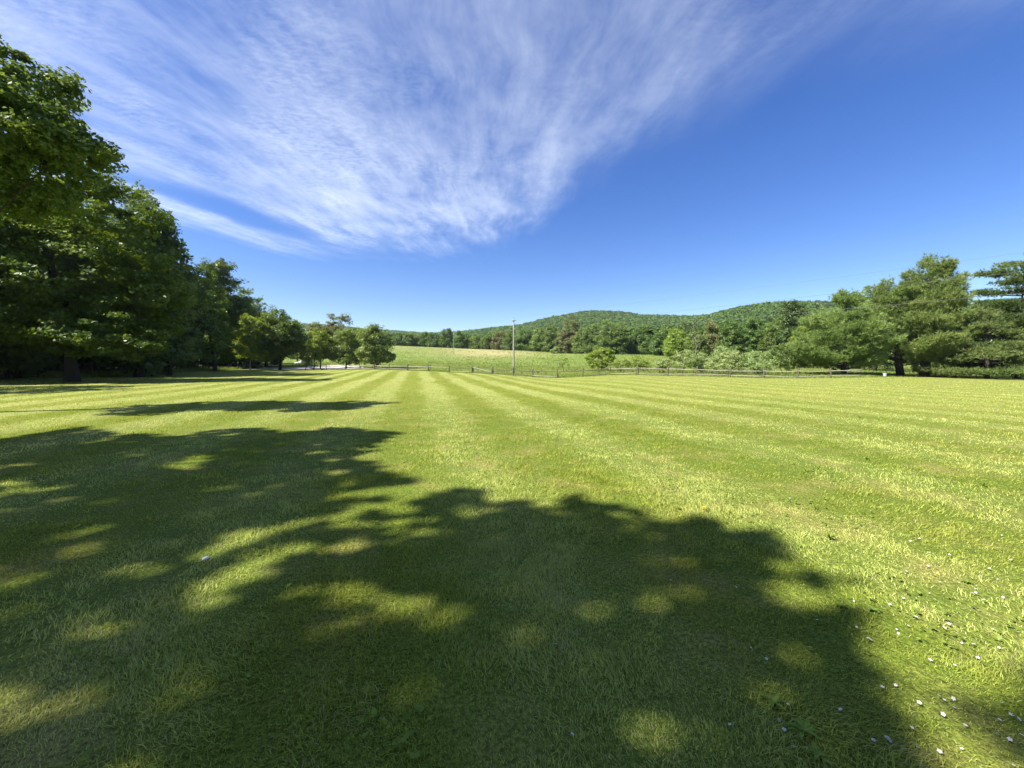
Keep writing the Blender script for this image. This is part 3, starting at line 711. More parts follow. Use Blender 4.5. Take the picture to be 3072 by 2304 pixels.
for px, d, lobs, m, n, lab in BUSH:
    tree('bush', lab, 'bush', px, d, lobs, n, .16, .42, m, r0=.07, top=1.3, group='bushes along the rail fence', limbs=5, up=.35, per=50, nsub=1)

# ------------------------------------------------------------------ pines at the right
conifer('white_pine', 'left bushy white pine, foliage sweeping down to the rail fence', 'tree', 2530, 52, 880,
        [(0, 5.0), (.2, 5.3), (.5, 4.3), (.8, 2.4), (1, .7)], 'pine', r0=.33, whorl=.62, per=6, bend=.3, tuft=.46, tw=.05, k=15, dens=6.5, asym=-.1)
conifer('white_pine', 'middle white pine with a stout dark trunk and wide boughs', 'tree', 2702, 52.5, 845,
        [(0, 4.2), (.2, 5.2), (.5, 4.4), (.8, 2.7), (1, .9)], 'pine', r0=.5, whorl=.62, per=6, bend=.3, tuft=.46, tw=.05, k=15, dens=6.5, trunk_px=2650, start=.14)
conifer('white_pine', 'tallest white pine with feathery upswept top and leaning trunk base', 'tree', 2774, 50.5, 786,
        [(0, 3.4), (.2, 4.3), (.5, 3.7), (.7, 2.9), (.85, 2.4), (.95, 1.6), (1, .4)], 'pine', r0=.52, whorl=.62, per=6, bend=.5, tuft=.5, tw=.05, k=15, dens=6.0, trunk_px=2782, start=.17)
conifer('norway_spruce', 'low spreading spruce with layered boughs right of the pines', 'tree', 2960, 47, 925,
        [(0, 5.6), (.25, 4.9), (.6, 2.9), (.85, 1.3), (1, .3)], 'spruce', r0=.3, whorl=.55, per=6, bend=.1, tuft=.36, tw=.05, k=13, dens=6.5, droop=.15, zs=.16)
conifer('old_pine', 'tall open conifer with flat tiers of branches at the right edge', 'tree', 3052, 48, 762,
        [(0, 4.6), (.35, 4.8), (.6, 4.6), (.8, 3.8), (.93, 2.6), (1, .8)], 'firdark', 'bark', r0=.30, whorl=1.1, per=7, bend=.10, tuft=.36, tw=.05, k=13, dens=7.5, thin=1.0, zs=.09, start=.3)
tree('maple_tree', 'green broad-leaved tree showing between the tops of the pines', 'tree', 2620, 66,
     [(2615, 905, 70, 52), (2660, 960, 70, 80), (2570, 960, 60, 80)], 13000, .3, .9, 'bright', r0=.3)
tree('dark_tree', 'tall dark broad-leaved tree left of the pines, topping the hill line', 'tree', 2380, 88,
     [(2380, 935, 30, 36), (2372, 985, 42, 50), (2395, 1030, 42, 40), (2350, 1040, 40, 40), (2388, 960, 34, 40)], 22000, .34, .95, 'deep', r0=.28)
tree('maple_tree', 'yellow-green tree squeezed between the tall dark tree and left pine', 'tree', 2412, 78,
     [(2412, 1000, 24, 22), (2400, 1030, 30, 30)], 4500, .28, .7, 'bright', r0=.15)
for i, (px, d, y0, w, m, lab) in enumerate([(2660, 75, 1020, 120, 'deep', 'dark shrub in the shade behind the pine trunks'), (2840, 64, 1040, 90, 'ash', 'shrub in the gap between the pines and the spruce'), (3080, 56, 960, 90, 'ash', 'bright shrubby tree at the far right edge under the tiered conifer'), (2950, 80, 1000, 110, 'deep', 'dark tree behind the low spreading spruce')]):
    tree('bush' if i < 2 else 'backing_tree', lab, 'bush' if i < 2 else 'tree', px, d, [(px, (y0 + 1090) / 2, w * .8, (1110 - y0) / 2), (px + w * .4, 1080, w * .6, 36), (px - w * .5, 1080, w * .6, 36)], 7000, .3, .8, m, r0=.15)

# ------------------------------------------------------------------ treeline across the meadow
LINE = [(1186, 232, 1012, 14, 'mid', 'short dark tree at the left end of the far treeline'), (1225, 235, 998, 15, 'mid', 'dark tree second from the left in the far treeline'),
        (1250, 238, 1003, 13, 'ash', 'low tree filling a dip at the left of the far treeline'), (1273, 236, 996, 15, 'mid', 'upright dark tree left of the tallest round tree on the meadow crest'),
        (1300, 234, 1000, 17, 'mid', 'broad dark tree just left of the tallest round tree on the meadow crest'), (1340, 228, 985, 20, 'mid', 'tallest round tree on the meadow crest, left of the near pole'),
        (1377, 226, 996, 19, 'mid', 'full round tree right of the tallest one on the meadow crest'), (1421, 228, 1010, 17, 'olive', 'pale low tree in the dip of the far treeline'),
        (1457, 226, 1003, 18, 'ash', 'mid green tree second left of the near pole'), (1493, 224, 992, 22, 'brown', 'bronze-green tree just left of the near pole'),
        (1524, 220, 1000, 18, 'ash', 'tree directly behind the near pole'), (1577, 212, 980, 32, 'mid', 'broad dark tree right of the near pole'),
        (1616, 206, 982, 26, 'olive', 'paler tree right of the broad dark tree in the treeline'), (1656, 200, 974, 27, 'ash', 'high-crowned tree left of the bronze-topped tree'),
        (1707, 196, 947, 34, 'brown', 'tall bronze-topped tree highest left of the big meadow-corner tree'), (1743, 184, 985, 26, 'olive', 'tree right of the bronze-topped tree'),
        (1776, 176, 970, 30, 'ash', 'tree against the left side of the big meadow-corner tree'), (1832, 156, 958, 50, 'ash', 'big full tree at the corner of the meadow'),
        (1814, 150, 1012, 11, 'ash', 'narrow pale green tree in front of the big meadow-corner tree'), (1902, 160, 985, 28, 'mid', 'dark tree right of the big meadow-corner tree'),
        (1940, 155, 1000, 27, 'mid', 'bushy tree right again from the meadow-corner tree'), (1980, 140, 996, 30, 'mid', 'layered dark tree behind the meadow gap'),
        (2032, 112, 985, 40, 'bright', 'fresh green broad tree left of the bare dead tree'), (2090, 108, 990, 36, 'olive', 'olive tree behind the bare dead tree'),
        (2140, 112, 975, 34, 'brown', 'greyish bronze tree right of the bare dead tree'), (2200, 102, 962, 42, 'mid', 'dark dense tree above the silvery bushes'),
        (2258, 100, 960, 38, 'mid', 'second dark dense tree above the rightmost silvery bush'), (2312, 96, 985, 36, 'ash', 'mid green tree left of the tall dark tree'),
        (1865, 210, 965, 30, 'olive', 'hazy green tree behind the big meadow-corner tree'), (2000, 180, 968, 34, 'ash', 'rear tree above the meadow gap'), (2060, 170, 960, 34, 'ash', 'rear tree over the fresh green broad tree'),
        (2330, 150, 950, 40, 'ash', 'rear tree on the lower hill slope by the tall dark tree'), (1935, 200, 972, 32, 'olive', 'rear pale tree over the bushy meadow-edge tree')]
for px, d, y0, w, m, lab in LINE:
    x = PX(px, d); yb = 1093 - (float(Z(x, d)) - CAM_H) * F / d
    h = (yb - y0) / 2
    tree('treeline_tree', lab, 'tree', px, d,
         [(px + rng.normal(0, 2), y0 + h * .7, w * .74, h * .7), (px - w * .4, y0 + h * 1.25, w * .62, h * .62), (px + w * .4, y0 + h * 1.2, w * .62, h * .6), (px, yb - h * .45, w * .95, h * .5)],
         int(2600 + 60 * w * h ** .5), .0022 * d + .1, .006 * d + .25, m, r0=.25, group='trees along the far side of the meadow', limbs=2, up=.5)
tree('bush', 'small grey shrub at the foot of the far treeline', 'bush', 1664, 172, [(1664, 1050, 15, 11)], 1200, .4, .7, 'grey', r0=.08, limbs=2)

# ------------------------------------------------------------------ wooded hills: one mass
def forest():
    n = 230000
    a = rng.uniform(-.66, 1.0, n); r = np.sqrt(rng.random(n)) * 1650
    x, y = r * np.sin(a), r * np.cos(a)
    ds = np.interp(a, ska, skd) / np.cos(a); dr = np.interp(a, ra, rd) / np.cos(a)
    k = (r < ds * 1.03) & (r > dr * 1.12 + 18) & ~((a < -.3) & (r < 240)) & ((a > .02) | (r > dr + 150))
    x, y, r = x[k], y[k], r[k]; n = len(x)
    keep = rng.random(n) < np.clip(420 / r, .22, 1) * 1.0; x, y, r = x[keep], y[keep], r[keep]; n = len(x)
    z = Z(x, y); R_ = rng.lognormal(.86, .33, n) * np.clip(r / 600, 1, 1.5); H = rng.uniform(8.5, 13.5, n)
    tone = np.clip(vnoise(x, y, 70, 41) * .55 + vnoise(x, y, 22, 42) * .4 + rng.random(n) * .6 - .28, 0, 1)
    Vs, As = [], []
    for lo, hi, K, sz in ((0, 420, 34, .42), (420, 800, 14, .55), (800, 3000, 8, .75)):
        m = (r >= lo) & (r < hi); nn = m.sum()
        if nn == 0: continue
        dn = unit(rng.normal(size=(nn, K, 3))); dn[..., 2] = np.where(dn[..., 2] < -.35, -dn[..., 2], dn[..., 2])
        rr = R_[m][:, None, None]
        p = np.stack([x[m], y[m], z[m] + H[m] - R_[m]], 1)[:, None, :] + dn * rr * np.array([1, 1, 1.05]) * rng.uniform(.75, 1.08, (nn, K, 1))
        nrm = unit(dn * .8 + np.array([0, 0, .35]) + rng.normal(size=(nn, K, 3)) * .45)
        t = unit(np.cross(nrm, rng.normal(size=(nn, K, 3)))); b = np.cross(nrm, t); s = rr * sz * rng.uniform(.6, 1.2, (nn, K, 1))
        V = np.stack([p - t * s, p - b * s * .8, p + t * s, p + b * s * .8], 2)
        Vs.append(V.reshape(-1, 3)); As.append(np.repeat((.7 * tone[m][:, None] + .3 * rng.random((nn, K))).ravel(), 4))
    V = np.vstack(Vs); print('forest crowns', n, 'quads', len(V) // 4)
    o = add_obj('wooded_hills', make_mesh('wooded_hills', V, [np.arange(len(V)).reshape(-1, 4)], M['hill'], dict(v=np.concatenate(As))))
    tag(o, 'continuous green forest covering the low hills on the skyline', 'forest', kind='stuff')
forest()

# ------------------------------------------------------------------ split-rail fence
def fence():
    x0, y0 = PX(POSTS[11][0], POSTS[11][2]), POSTS[11][2]; z0 = float(Z(x0, y0))
    root = empty('split_rail_fence', (x0, y0, z0))
    tag(root, 'weathered split-rail fence running across the far edge of the lawn', 'fence')
    O = np.array([x0, y0, z0])
    Q = []
    for i, (px, py, d) in enumerate(POSTS):
        x = PX(px, d); Q.append(np.array([x, d, float(Z(x, d))]))
    ext = Q[-1] + (Q[-1] - Q[-2]) * .95; ext[2] = float(Z(ext[0], ext[1])); Q.append(ext)
    for i, q in enumerate(Q[:-1]):
        mb = MB(); h = rng.uniform(1.06, 1.26); ln = rng.normal(0, .05, 2)
        if i == 0: ln = np.array([.22, 0])
        t = np.array([-.3, 0, .45 * h, h * .93, h]); r = np.array([.095, .088, .086, .08, .055])
        mb.tube(q - O + np.stack([ln[0] * t, ln[1] * t, t], 1), r, 7, jit=.2)
        if 3 <= i <= 10 and i != 5:      # doubled, notched posts on the left half
            off = np.array([.16, .02, 0]) * (1 if i % 2 else -1)
            mb.tube(q - O + off + np.stack([-ln[0] * t * 2 + .05 * t, 0 * t, t * rng.uniform(.7, .95)], 1), r * .8, 6, jit=.25)
        add_obj('post', mb.mesh('post', M['darkwood'], False), root)
    def rail(a, b, fa_, fb_, m, r=.052):
        A = Q[a] + np.array([0, -.06, fa_]); B = Q[b] + np.array([0, .05, fb_]); t = np.linspace(-.03, 1.03, 6)
        pts = A + (B - A) * t[:, None] - O; pts[:, 2] += -.05 * np.sin(t * np.pi) * rng.random() + rng.normal(0, .012, 6)
        mb = MB(); mb.tube(pts, r * np.array([.6, .95, 1.05, 1.1, .95, .6]) * rng.uniform(.85, 1.15), 6, jit=.25)
        add_obj('rail', mb.mesh('rail', M[m], False), root)
    UP, LO = .76, .24
    special = {7: (UP, UP, None, None, 'wood', 'wood'), 8: (UP, .76, .2, .22, 'darkwood', 'wood'), 9: (.93, .28, .12, .08, 'wood', 'darkwood'), 10: (.66, .72, .16, .26, 'darkwood', 'darkwood'),
               11: (.74, .78, .3, .18, 'darkwood', 'darkwood'), 12: (.86, .82, .22, .2, 'darkwood', 'wood'), 13: (.84, .8, None, None, 'darkwood', None), 14: (.8, .82, .2, .22, 'darkwood', 'darkwood'),
               0: (.62, .1, None, None, 'darkwood', None), 1: (.55, .86, None, None, 'darkwood', None)}
    for i in range(len(Q) - 1):
        u0, u1, l0, l1, m1, m2 = special.get(i, (UP + rng.normal(0, .04), UP + rng.normal(0, .04), LO + rng.normal(0, .04), LO + rng.normal(0, .04), 'wood', 'wood'))
        rail(i, i + 1, u0, u1, m1)
        if l0 is not None: rail(i, i + 1, l0, l1, m2, .046)
fence()

proto = MB(); proto.tube([[0, 0, -.2], [0, 0, .9]], [.028, .026], 5); proto.box((0, 0, .9), (.03, .03, .012))
sm = proto.mesh('stake', M['iron'])
for px, d, lab in [(1797, 50.5, 'thin dark stake behind the fence below the lone rounded tree'), (1871, 49, 'thin dark stake midway along the bright rail right of the lone tree'), (2047, 47, 'thin stake against the second silvery bush'),
                   (2111, 46.5, 'thin stake in front of the narrow silvery bush'), (2278, 44.8, 'thin stake before the rightmost silvery bush'), (2358, 44.4, 'thin stake before the darker leggy shrub'), (2428, 43.6, 'thin stake near the right end of the fence')]:
    x = PX(px, d); o = add_obj('stake', sm); o.location = (x, d, float(Z(x, d))); o.rotation_euler = (rng.normal(0, .04), rng.normal(0, .05), 0)
    tag(o, lab, 'stake', 'thin stakes behind the rail fence')

# ------------------------------------------------------------------ utility poles and wires
def pole(px, d, top_py, label, r=.15):
    x = PX(px, d); z = float(Z(x, d)); H = P(px, top_py, d)[2] - z
    root = empty('utility_pole', (x, d, z)); tag(root, label, 'pole', 'wooden utility poles')
    mb = MB(); t = np.linspace(0, 1, 6); mb.tube(np.stack([0 * t, 0 * t, -.4 + t * (H + .4)], 1), r * (1.15 - .4 * t), 9)
    add_obj('shaft', mb.mesh('shaft', M['polewood'], True), root)
    ib = MB(); ib.tube([[0, 0, H], [0, 0, H + .12], [0, 0, H + .28]], [.03, .03, .02], 6); ib.tube([[0, 0, H + .2], [0, 0, H + .25], [0, 0, H + .34], [0, 0, H + .38]], [.05, .085, .07, .03], 8)
    add_obj('insulator', ib.mesh('insulator', M['wire'], True), root)
    cb = MB(); cb.box((.0, -.14, H - .25), (.42, .05, .045)); add_obj('crossarm', cb.mesh('crossarm', M['polewood']), root)
    bb = MB(); bb.box((.1, -.17, H - 1.75), (.06, .05, .1)); bb.tube([[0, -.1, H - 1.7], [.2, -.2, H - 1.7]], [.02, .02], 5); add_obj('bracket', bb.mesh('bracket', M['wire']), root)
    return x, d, z + H
PXp, PYp, PZp = pole(1541, 68, 957, 'grey wooden utility pole rising behind the middle of the fence')
pole(1361.5, 170, 990, 'distant thin utility pole on the meadow before the far treeline', .085)
END = np.array([52.0, 9.4])
def wire(z0, z1, r, mat, label):
    t = np.linspace(0, 1, 40); A = np.array([PXp, PYp]); xy = A + (END - A) * t[:, None]
    z = z0 + (z1 - z0) * t - .5 * 4 * t * (1 - t) * .55
    mb = MB(); mb.tube(np.column_stack([xy, z]), r, 5)
    o = add_obj('overhead_wire', mb.mesh('overhead_wire', M[mat], True)); tag(o, label, 'wire', 'overhead wires')
wire(PZp + .3, 9.6, .006, 'darkwire', 'topmost thin overhead wire crossing the blue sky at the right')
wire(PZp - 1.65, 8.6, .009, 'darkwire', 'middle overhead wire passing in front of the hills')
wire(PZp - 3.0, 7.0, .011, 'darkwire', 'lowest thick overhead cable entering the pines')

# ------------------------------------------------------------------ parked car
def car(px, d, rz):
    x = PX(px, d); z = float(Z(x, d))
    root = empty('parked_car', (x, d, z), rz); tag(root, 'silver-white car parked by the drive, half hidden by leaves', 'car')
    def prism(prof, half, name, mat, inset=None):
        prof = np.array(prof); n = len(prof); k = []
        for yy, s in ((-half, 1), (-half * .93, 1), (half * .93, 1), (half, 1)):
            sc = .965 if abs(yy) == half else 1.0
            c = prof.mean(0); q = c + (prof - c) * sc
            tw = np.interp(q[:, 1], [.0, .9, 1.5], [1, 1, .8])
            k.append(np.stack([q[:, 0], yy * tw, q[:, 1]], 1))
        V = np.vstack(k); i = np.arange(3)[:, None] * n + np.arange(n)[None]; j = np.arange(3)[:, None] * n + (np.arange(n)[None] + 1) % n
        Q = np.stack([i, j, j + n, i + n], -1).reshape(-1, 4)
        me = make_mesh(name, V, [Q, [list(range(n))[::-1]], [list(range(3 * n, 4 * n))]], mat)
        return add_obj(name, me, root)
    body = prism([(-2.2, .32), (-2.25, .62), (-2.1, .82), (-1.1, .98), (-.45, 1.38), (.1, 1.5), (1.2, 1.5), (1.9, 1.25), (2.15, 1.0), (2.2, .45), (2.1, .3), (1.75, .3), (1.62, .52), (1.4, .6), (1.15, .52), (1.02, .3), (-1.0, .3), (-1.12, .52), (-1.37, .6), (-1.6, .52), (-1.72, .3)], .86, 'body', M['carpaint'])
    for s in (-1, 1):
        for pr in ([(-.85, 1.02), (-.38, 1.34), (.25, 1.41), (.25, 1.0)], [(.32, 1.0), (.32, 1.41), (1.15, 1.40), (1.6, 1.22), (1.65, 1.02)]):
            mb = MB(); pr = np.array(pr); n = len(pr); yy = lambda q: np.interp(q[:, 1], [.9, 1.5], [.865, .70])
            a = np.stack([pr[:, 0], s * (yy(pr) + .012), pr[:, 1]], 1); b = a - np.array([0, s * .03, 0])
            Q = [[i, (i + 1) % n, (i + 1) % n + n, i + n] for i in range(n)]; mb.add(np.vstack([a, b]), Q + [[0, 1, 2, 3]])
            add_obj('window', mb.mesh('window', M['glass']), root)
        for wx in (-1.37, 1.39):
            wm = MB(); wm.tube([[wx, s * .66, .32], [wx, s * .70, .32], [wx, s * .86, .32], [wx, s * .88, .32]], [.27, .32, .32, .27], 20)
            w = add_obj('wheel', wm.mesh('wheel', M['tyre'], True), root)
            rm = MB(); rm.tube([[wx, s * .875, .32], [wx, s * .895, .32]], [.2, .17], 14); add_obj('rim', rm.mesh('rim', M['rim']), w)
        hm = MB(); hm.box((-2.16, s * .62, .70), (.07, .16, .07)); add_obj('headlight', hm.mesh('headlight', M['lamp']), root)
        tm = MB(); tm.box((2.14, s * .66, .86), (.05, .13, .08)); add_obj('tail_light', tm.mesh('tail_light', M['redlens']), root)
        mm = MB(); mm.box((-.62, s * .93, 1.04), (.06, .09, .06)); add_obj('mirror', mm.mesh('mirror', M['carpaint']), root)
    wm = MB(); a = np.array([[-1.1, -.74, 1.0], [-1.1, .74, 1.0], [-.46, .60, 1.385], [-.46, -.60, 1.385]]) + np.array([-.015, 0, .02])
    wm.add(np.vstack([a, a + [.03, 0, -.03]]), [[0, 1, 2, 3], [0, 1, 5, 4], [1, 2, 6, 5], [2, 3, 7, 6], [3, 0, 4, 7]]); add_obj('windscreen', wm.mesh('windscreen', M['glass']), root)
car(912, 114, R(18))

# ------------------------------------------------------------------ small things
def bucket(px, d):
    x = PX(px, d); root = empty('bucket', (x, d, float(Z(x, d)))); tag(root, 'small white bucket standing in the shade beside the pine trunks', 'bucket')
    mb = MB(); mb.tube([[0, 0, 0], [0, 0, .04], [0, 0, .40], [0, 0, .43], [0, 0, .41]], [.14, .15, .19, .205, .185], 16); add_obj('body', mb.mesh('body', M['bucket'], True), root)
    hb = MB(); t = np.linspace(0, np.pi, 9); hb.tube(np.stack([.205 * np.cos(t), -.09 * np.sin(t), .40 - .13 * np.sin(t)], 1), .012, 5); add_obj('handle', hb.mesh('handle', M['wire'], True), root)
bucket(2655, 47)
def pebble(name, x, y, s, mat, label, cat, flat=.5):
    th = np.arange(10) / 10 * 2 * np.pi; V = [[0, 0, s * flat]]; rj = rng.uniform(.75, 1.2, 10)
    for zz, k in ((.8, .6), (.3, 1), (-.2, .85)): V += [[math.cos(a) * s * k * q, math.sin(a) * s * k * q * .7, s * flat * zz] for a, q in zip(th, rj)]
    T = [[0, 1 + i, 1 + (i + 1) % 10] for i in range(10)]; Q = [[1 + l * 10 + i, 11 + l * 10 + i, 11 + l * 10 + (i + 1) % 10, 1 + l * 10 + (i + 1) % 10] for l in (0, 1) for i in range(10)]
    o = add_obj(name, make_mesh(name, V, [Q, T], mat, None, True)); o.location = (x, y, float(Z(x, y)) + s * flat * .25); o.rotation_euler = (0, 0, rng.random() * 6)
    tag(o, label, cat)
pebble('stone', PX(2603, 45), 45, .2, M['stone'], 'pale pinkish stone on the lawn edge under the pines', 'stone')
gx, gy = ground_hit(617, 1678); pebble('stone', gx, gy, .03, M['paper'], 'small white stone lying in the shaded lawn at the left', 'stone', .6)

def flower_mesh():
    mb = MB()
    mb.tube([[0, 0, 0], [.004, .002, .03], [0, .004, .055]], [.0012, .001, .001], 4)
    ns = sum(len(q) for q in mb.q) + sum(len(q) for q in mb.t)
    Vp, Fq = [], []
    for i in range(5):
        a = i / 5 * 2 * np.pi + .2; c, s = math.cos(a), math.sin(a); l = .017
        pts = [(0, 0, 0), (l * .6, -.0065, .003), (l, 0, .001), (l * .6, .0065, .003)]
        b = len(Vp); Vp += [(x * c - y * s, x * s + y * c + .004, z + .055) for x, y, z in pts]; Fq.append([b, b + 1, b + 2, b + 3])
    mb.add(Vp, Fq)
    f = [np.vstack(mb.q), np.vstack(mb.t)]; nq = len(f[0]); idx = np.zeros(nq + len(f[1]), int); idx[nq - 5:nq] = 1
    return make_mesh('wildflower', np.vstack(mb.v), f, [M['stem'], M['petal']], None, False, idx)
fm = flower_mesh()
Zr = [(135, 62), (420, 102), (605, 135), (843, 90), (943, 210), (925, 250), (378, 255), (433, 240), (190, 290), (393, 300), (505, 325), (620, 335), (632, 345), (805, 325), (697, 355), (1010, 375), (880, 430), (485, 410), (330, 440), (478, 460), (485, 488), (620, 432), (563, 515), (292, 515), (805, 475), (985, 490), (1000, 528), (930, 500), (1057, 577), (958, 598), (968, 612), (795, 550), (748, 580), (790, 585), (767, 627), (755, 655), (850, 632), (800, 680), (962, 665), (1000, 685), (498, 575), (515, 610), (565, 607), (318, 608), (335, 605), (130, 610), (30, 622), (250, 645), (97, 670), (360, 705), (400, 730), (37, 785), (290, 800), (355, 780), (568, 800), (610, 775), (885, 803), (862, 815), (790, 755), (115, 870), (298, 895), (690, 882), (775, 905), (790, 978), (920, 915), (455, 950), (480, 992), (600, 1045), (645, 1025), (820, 1055), (180, 1000), (198, 1165), (285, 1145), (545, 1230), (580, 1240), (632, 1218), (635, 1282), (430, 1268), (550, 1318), (390, 1380), (370, 1422), (705, 1405), (957, 1275), (980, 1320), (1000, 1352), (1030, 1365), (915, 1370), (900, 1455), (985, 1485), (1050, 1475), (232, 1480), (145, 1500), (425, 1545), (545, 1560), (705, 1552), (850, 1640), (1005, 1655)]
FL = [(2550 + a / 2.063, 1500 + b / 2.063) for a, b in Zr]
FL += [(1500 + a / 1.378, 1100 + b / 1.378) for a, b in [(838, 437), (1015, 480), (1090, 557), (1197, 540), (700, 880), (970, 908), (285, 1532), (232, 1155), (957, 1490), (1188, 1410), (1135, 1450), (1125, 1068), (1035, 1160), (1215, 1567), (1170, 1510), (1315, 1048), (1470, 1075), (1420, 1430), (1545, 1550), (1600, 1540), (1725, 1580), (1640, 1090), (1525, 1130), (1530, 960), (1405, 955), (1100, 1210)]]
FL += [(160, 1627), (92, 1325), (1035, 2050)]
for px, py in FL:
    x, y = ground_hit(px, py + 6); o = add_obj('wildflower', fm); o.location = (x, y, 0)
    s = rng.uniform(.34, .6); o.scale = (s, s, s * rng.uniform(.6, 1.0)); o.rotation_euler = (rng.normal(0, .35), rng.normal(0, .35), rng.random() * 6.28)
    tag(o, 'tiny pale lilac wildflower open in the mown grass', 'flower', 'lilac wildflowers scattered in the lawn')
def clover():
    n = 5200; x, y = sector(n, 1.0, 9, -1.0, 1.0)
    k = vnoise(x, y, .55, 51) * .7 + vnoise(x, y, .17, 52) * .3 > .60; x, y = x[k], y[k]; n = len(x)
    V, A = [], []
    for q in range(3):
        a = rng.random(n) * 2 * np.pi; r = rng.uniform(.007, .015, n); c = np.stack([x + np.cos(a) * r, y + np.sin(a) * r, rng.uniform(.022, .045, n)], 1)
        nr = unit(np.array([0, 0, 1.0]) + rng.normal(size=(n, 3)) * .35); t = unit(np.cross(nr, rng.normal(size=(n, 3)))); b = np.cross(nr, t); r = r[:, None]
        V.append(np.stack([c - t * r, c - b * r * .8 - t * r * .2, c + t * r * .8 - b * r * .5, c + t * r * .8 + b * r * .5, c + b * r * .8 - t * r * .2], 1).reshape(-1, 3)); A.append(np.repeat(rng.random(n), 5))
    V = np.vstack(V); o = add_obj('clover', make_mesh('clover', V, [np.arange(len(V)).reshape(-1, 5)], M['weed'], dict(v=np.concatenate(A))))
    tag(o, 'patches of low clover leaves mixed into the near lawn', 'ground cover', kind='stuff')
clover()
def dandelion(px, py):
    x, y = ground_hit(px, py); root = empty('dandelion', (x, y, 0)); tag(root, 'single yellow dandelion head in the sunlit lawn', 'flower')
    mb = MB(); mb.tube([[0, 0, 0], [.003, 0, .05]], [.002, .002], 5); add_obj('stem', mb.mesh('stem', M['stem']), root)
    V, T = [], []
    for i in range(60):
        a = rng.random() * 6.28; e = rng.uniform(.05, 1.3); l = .022; d_ = np.array([math.cos(a) * math.cos(e), math.sin(a) * math.cos(e), math.sin(e)]); p = np.array([-math.sin(a), math.cos(a), 0]) * .0035
        b = len(V); o_ = np.array([.003, 0, .048]); V += [o_ - p * .5, o_ + p * .5, o_ + d_ * l + p, o_ + d_ * l - p]; T.append([b, b + 1, b + 2, b + 3])
    add_obj('flower_head', make_mesh('flower_head', V, [T], M['yellow']), root)
dandelion(2110, 1538)
def weed_mesh(k, l, w, erect):
    V, Q = [], []
    for i in range(k):
        a = i * 2.4 + rng.normal(0, .3); L_ = l * rng.uniform(.6, 1.15); e = erect * rng.uniform(.6, 1.4); n = 6
        for j in range(n):
            t = j / (n - 1); rr = L_ * t; zz = .012 + L_ * (e * math.sin(t * 2.2) * .7)
            hw = w * math.sin(min(1, .12 + t) * math.pi * .92) * (1 + .35 * ((j % 2) - .5)) + .002
            for s in (-1, 0, 1):
                V.append((rr * math.cos(a) - s * hw * math.sin(a), rr * math.sin(a) + s * hw * math.cos(a), zz + (0 if s else -.004)))
        b = len(V) - 3 * n
        for j in range(n - 1):
            for s in (0, 1): Q.append([b + j * 3 + s, b + j * 3 + s + 1, b + j * 3 + s + 4, b + j * 3 + s + 3])
    return make_mesh('weed', V, [Q], M['weed'], dict(v=rng.random(len(V))), True)
for px, py, k, l, w, er, lab in [(2320, 2115, 8, .13, .024, .5, 'leafy broad-leaved weed in shade left of the big-leaved weed clump'), (2405, 2200, 9, .15, .024, .35, 'largest leafy weed clump at the bottom edge right of centre'), (2450, 2270, 7, .12, .026, .3, 'broad-leaved weed at the very bottom, right of centre'),
                                 (2490, 1620, 8, .13, .018, 1.1, 'upright sunlit weed just right of the shade lobe'), (2035, 1530, 6, .07, .013, .8, 'small weed beside the yellow dandelion'), (2520, 1820, 7, .09, .02, .3, 'flat weed among flowers at the shade edge'),
                                 (2620, 1835, 7, .09, .02, .3, 'second flat weed in sun right of the shade edge'), (2420, 1420, 7, .13, .016, .9, 'dark leafy weed in the sunny lawn right of centre'), (2600, 1380, 8, .14, .016, .9, 'leafy weed farther right in the sunny lawn'),
                                 (2580, 1255, 8, .2, .02, .9, 'tallest far weed in the right of the lawn'), (2900, 1750, 7, .08, .02, .35, 'flat yellowish weed amid the densest flowers'), (2950, 1460, 7, .12, .014, .9, 'leafy weed near the right edge of the lawn')]:
    x, y = ground_hit(px, py); o = add_obj('weed', weed_mesh(k + 6, l * .40, w * .30, er * 1.2)); o.location = (x, y, 0); tag(o, lab, 'weed', 'broad-leaved weeds in the lawn')

# ------------------------------------------------------------------ light, sky, camera
S = Vector((-math.cos(AZF) * math.cos(EL), math.sin(AZF) * math.cos(EL), math.sin(EL)))
ld = bpy.data.lights.new('sun', 'SUN'); ld.energy = 5.0; ld.angle = R(.53); ld.color = (1.0, .95, .86)
lo = bpy.data.objects.new('sun', ld); COL.objects.link(lo); lo.rotation_euler = S.to_track_quat('Z', 'Y').to_euler(); lo.location = (-30, 5, 60)

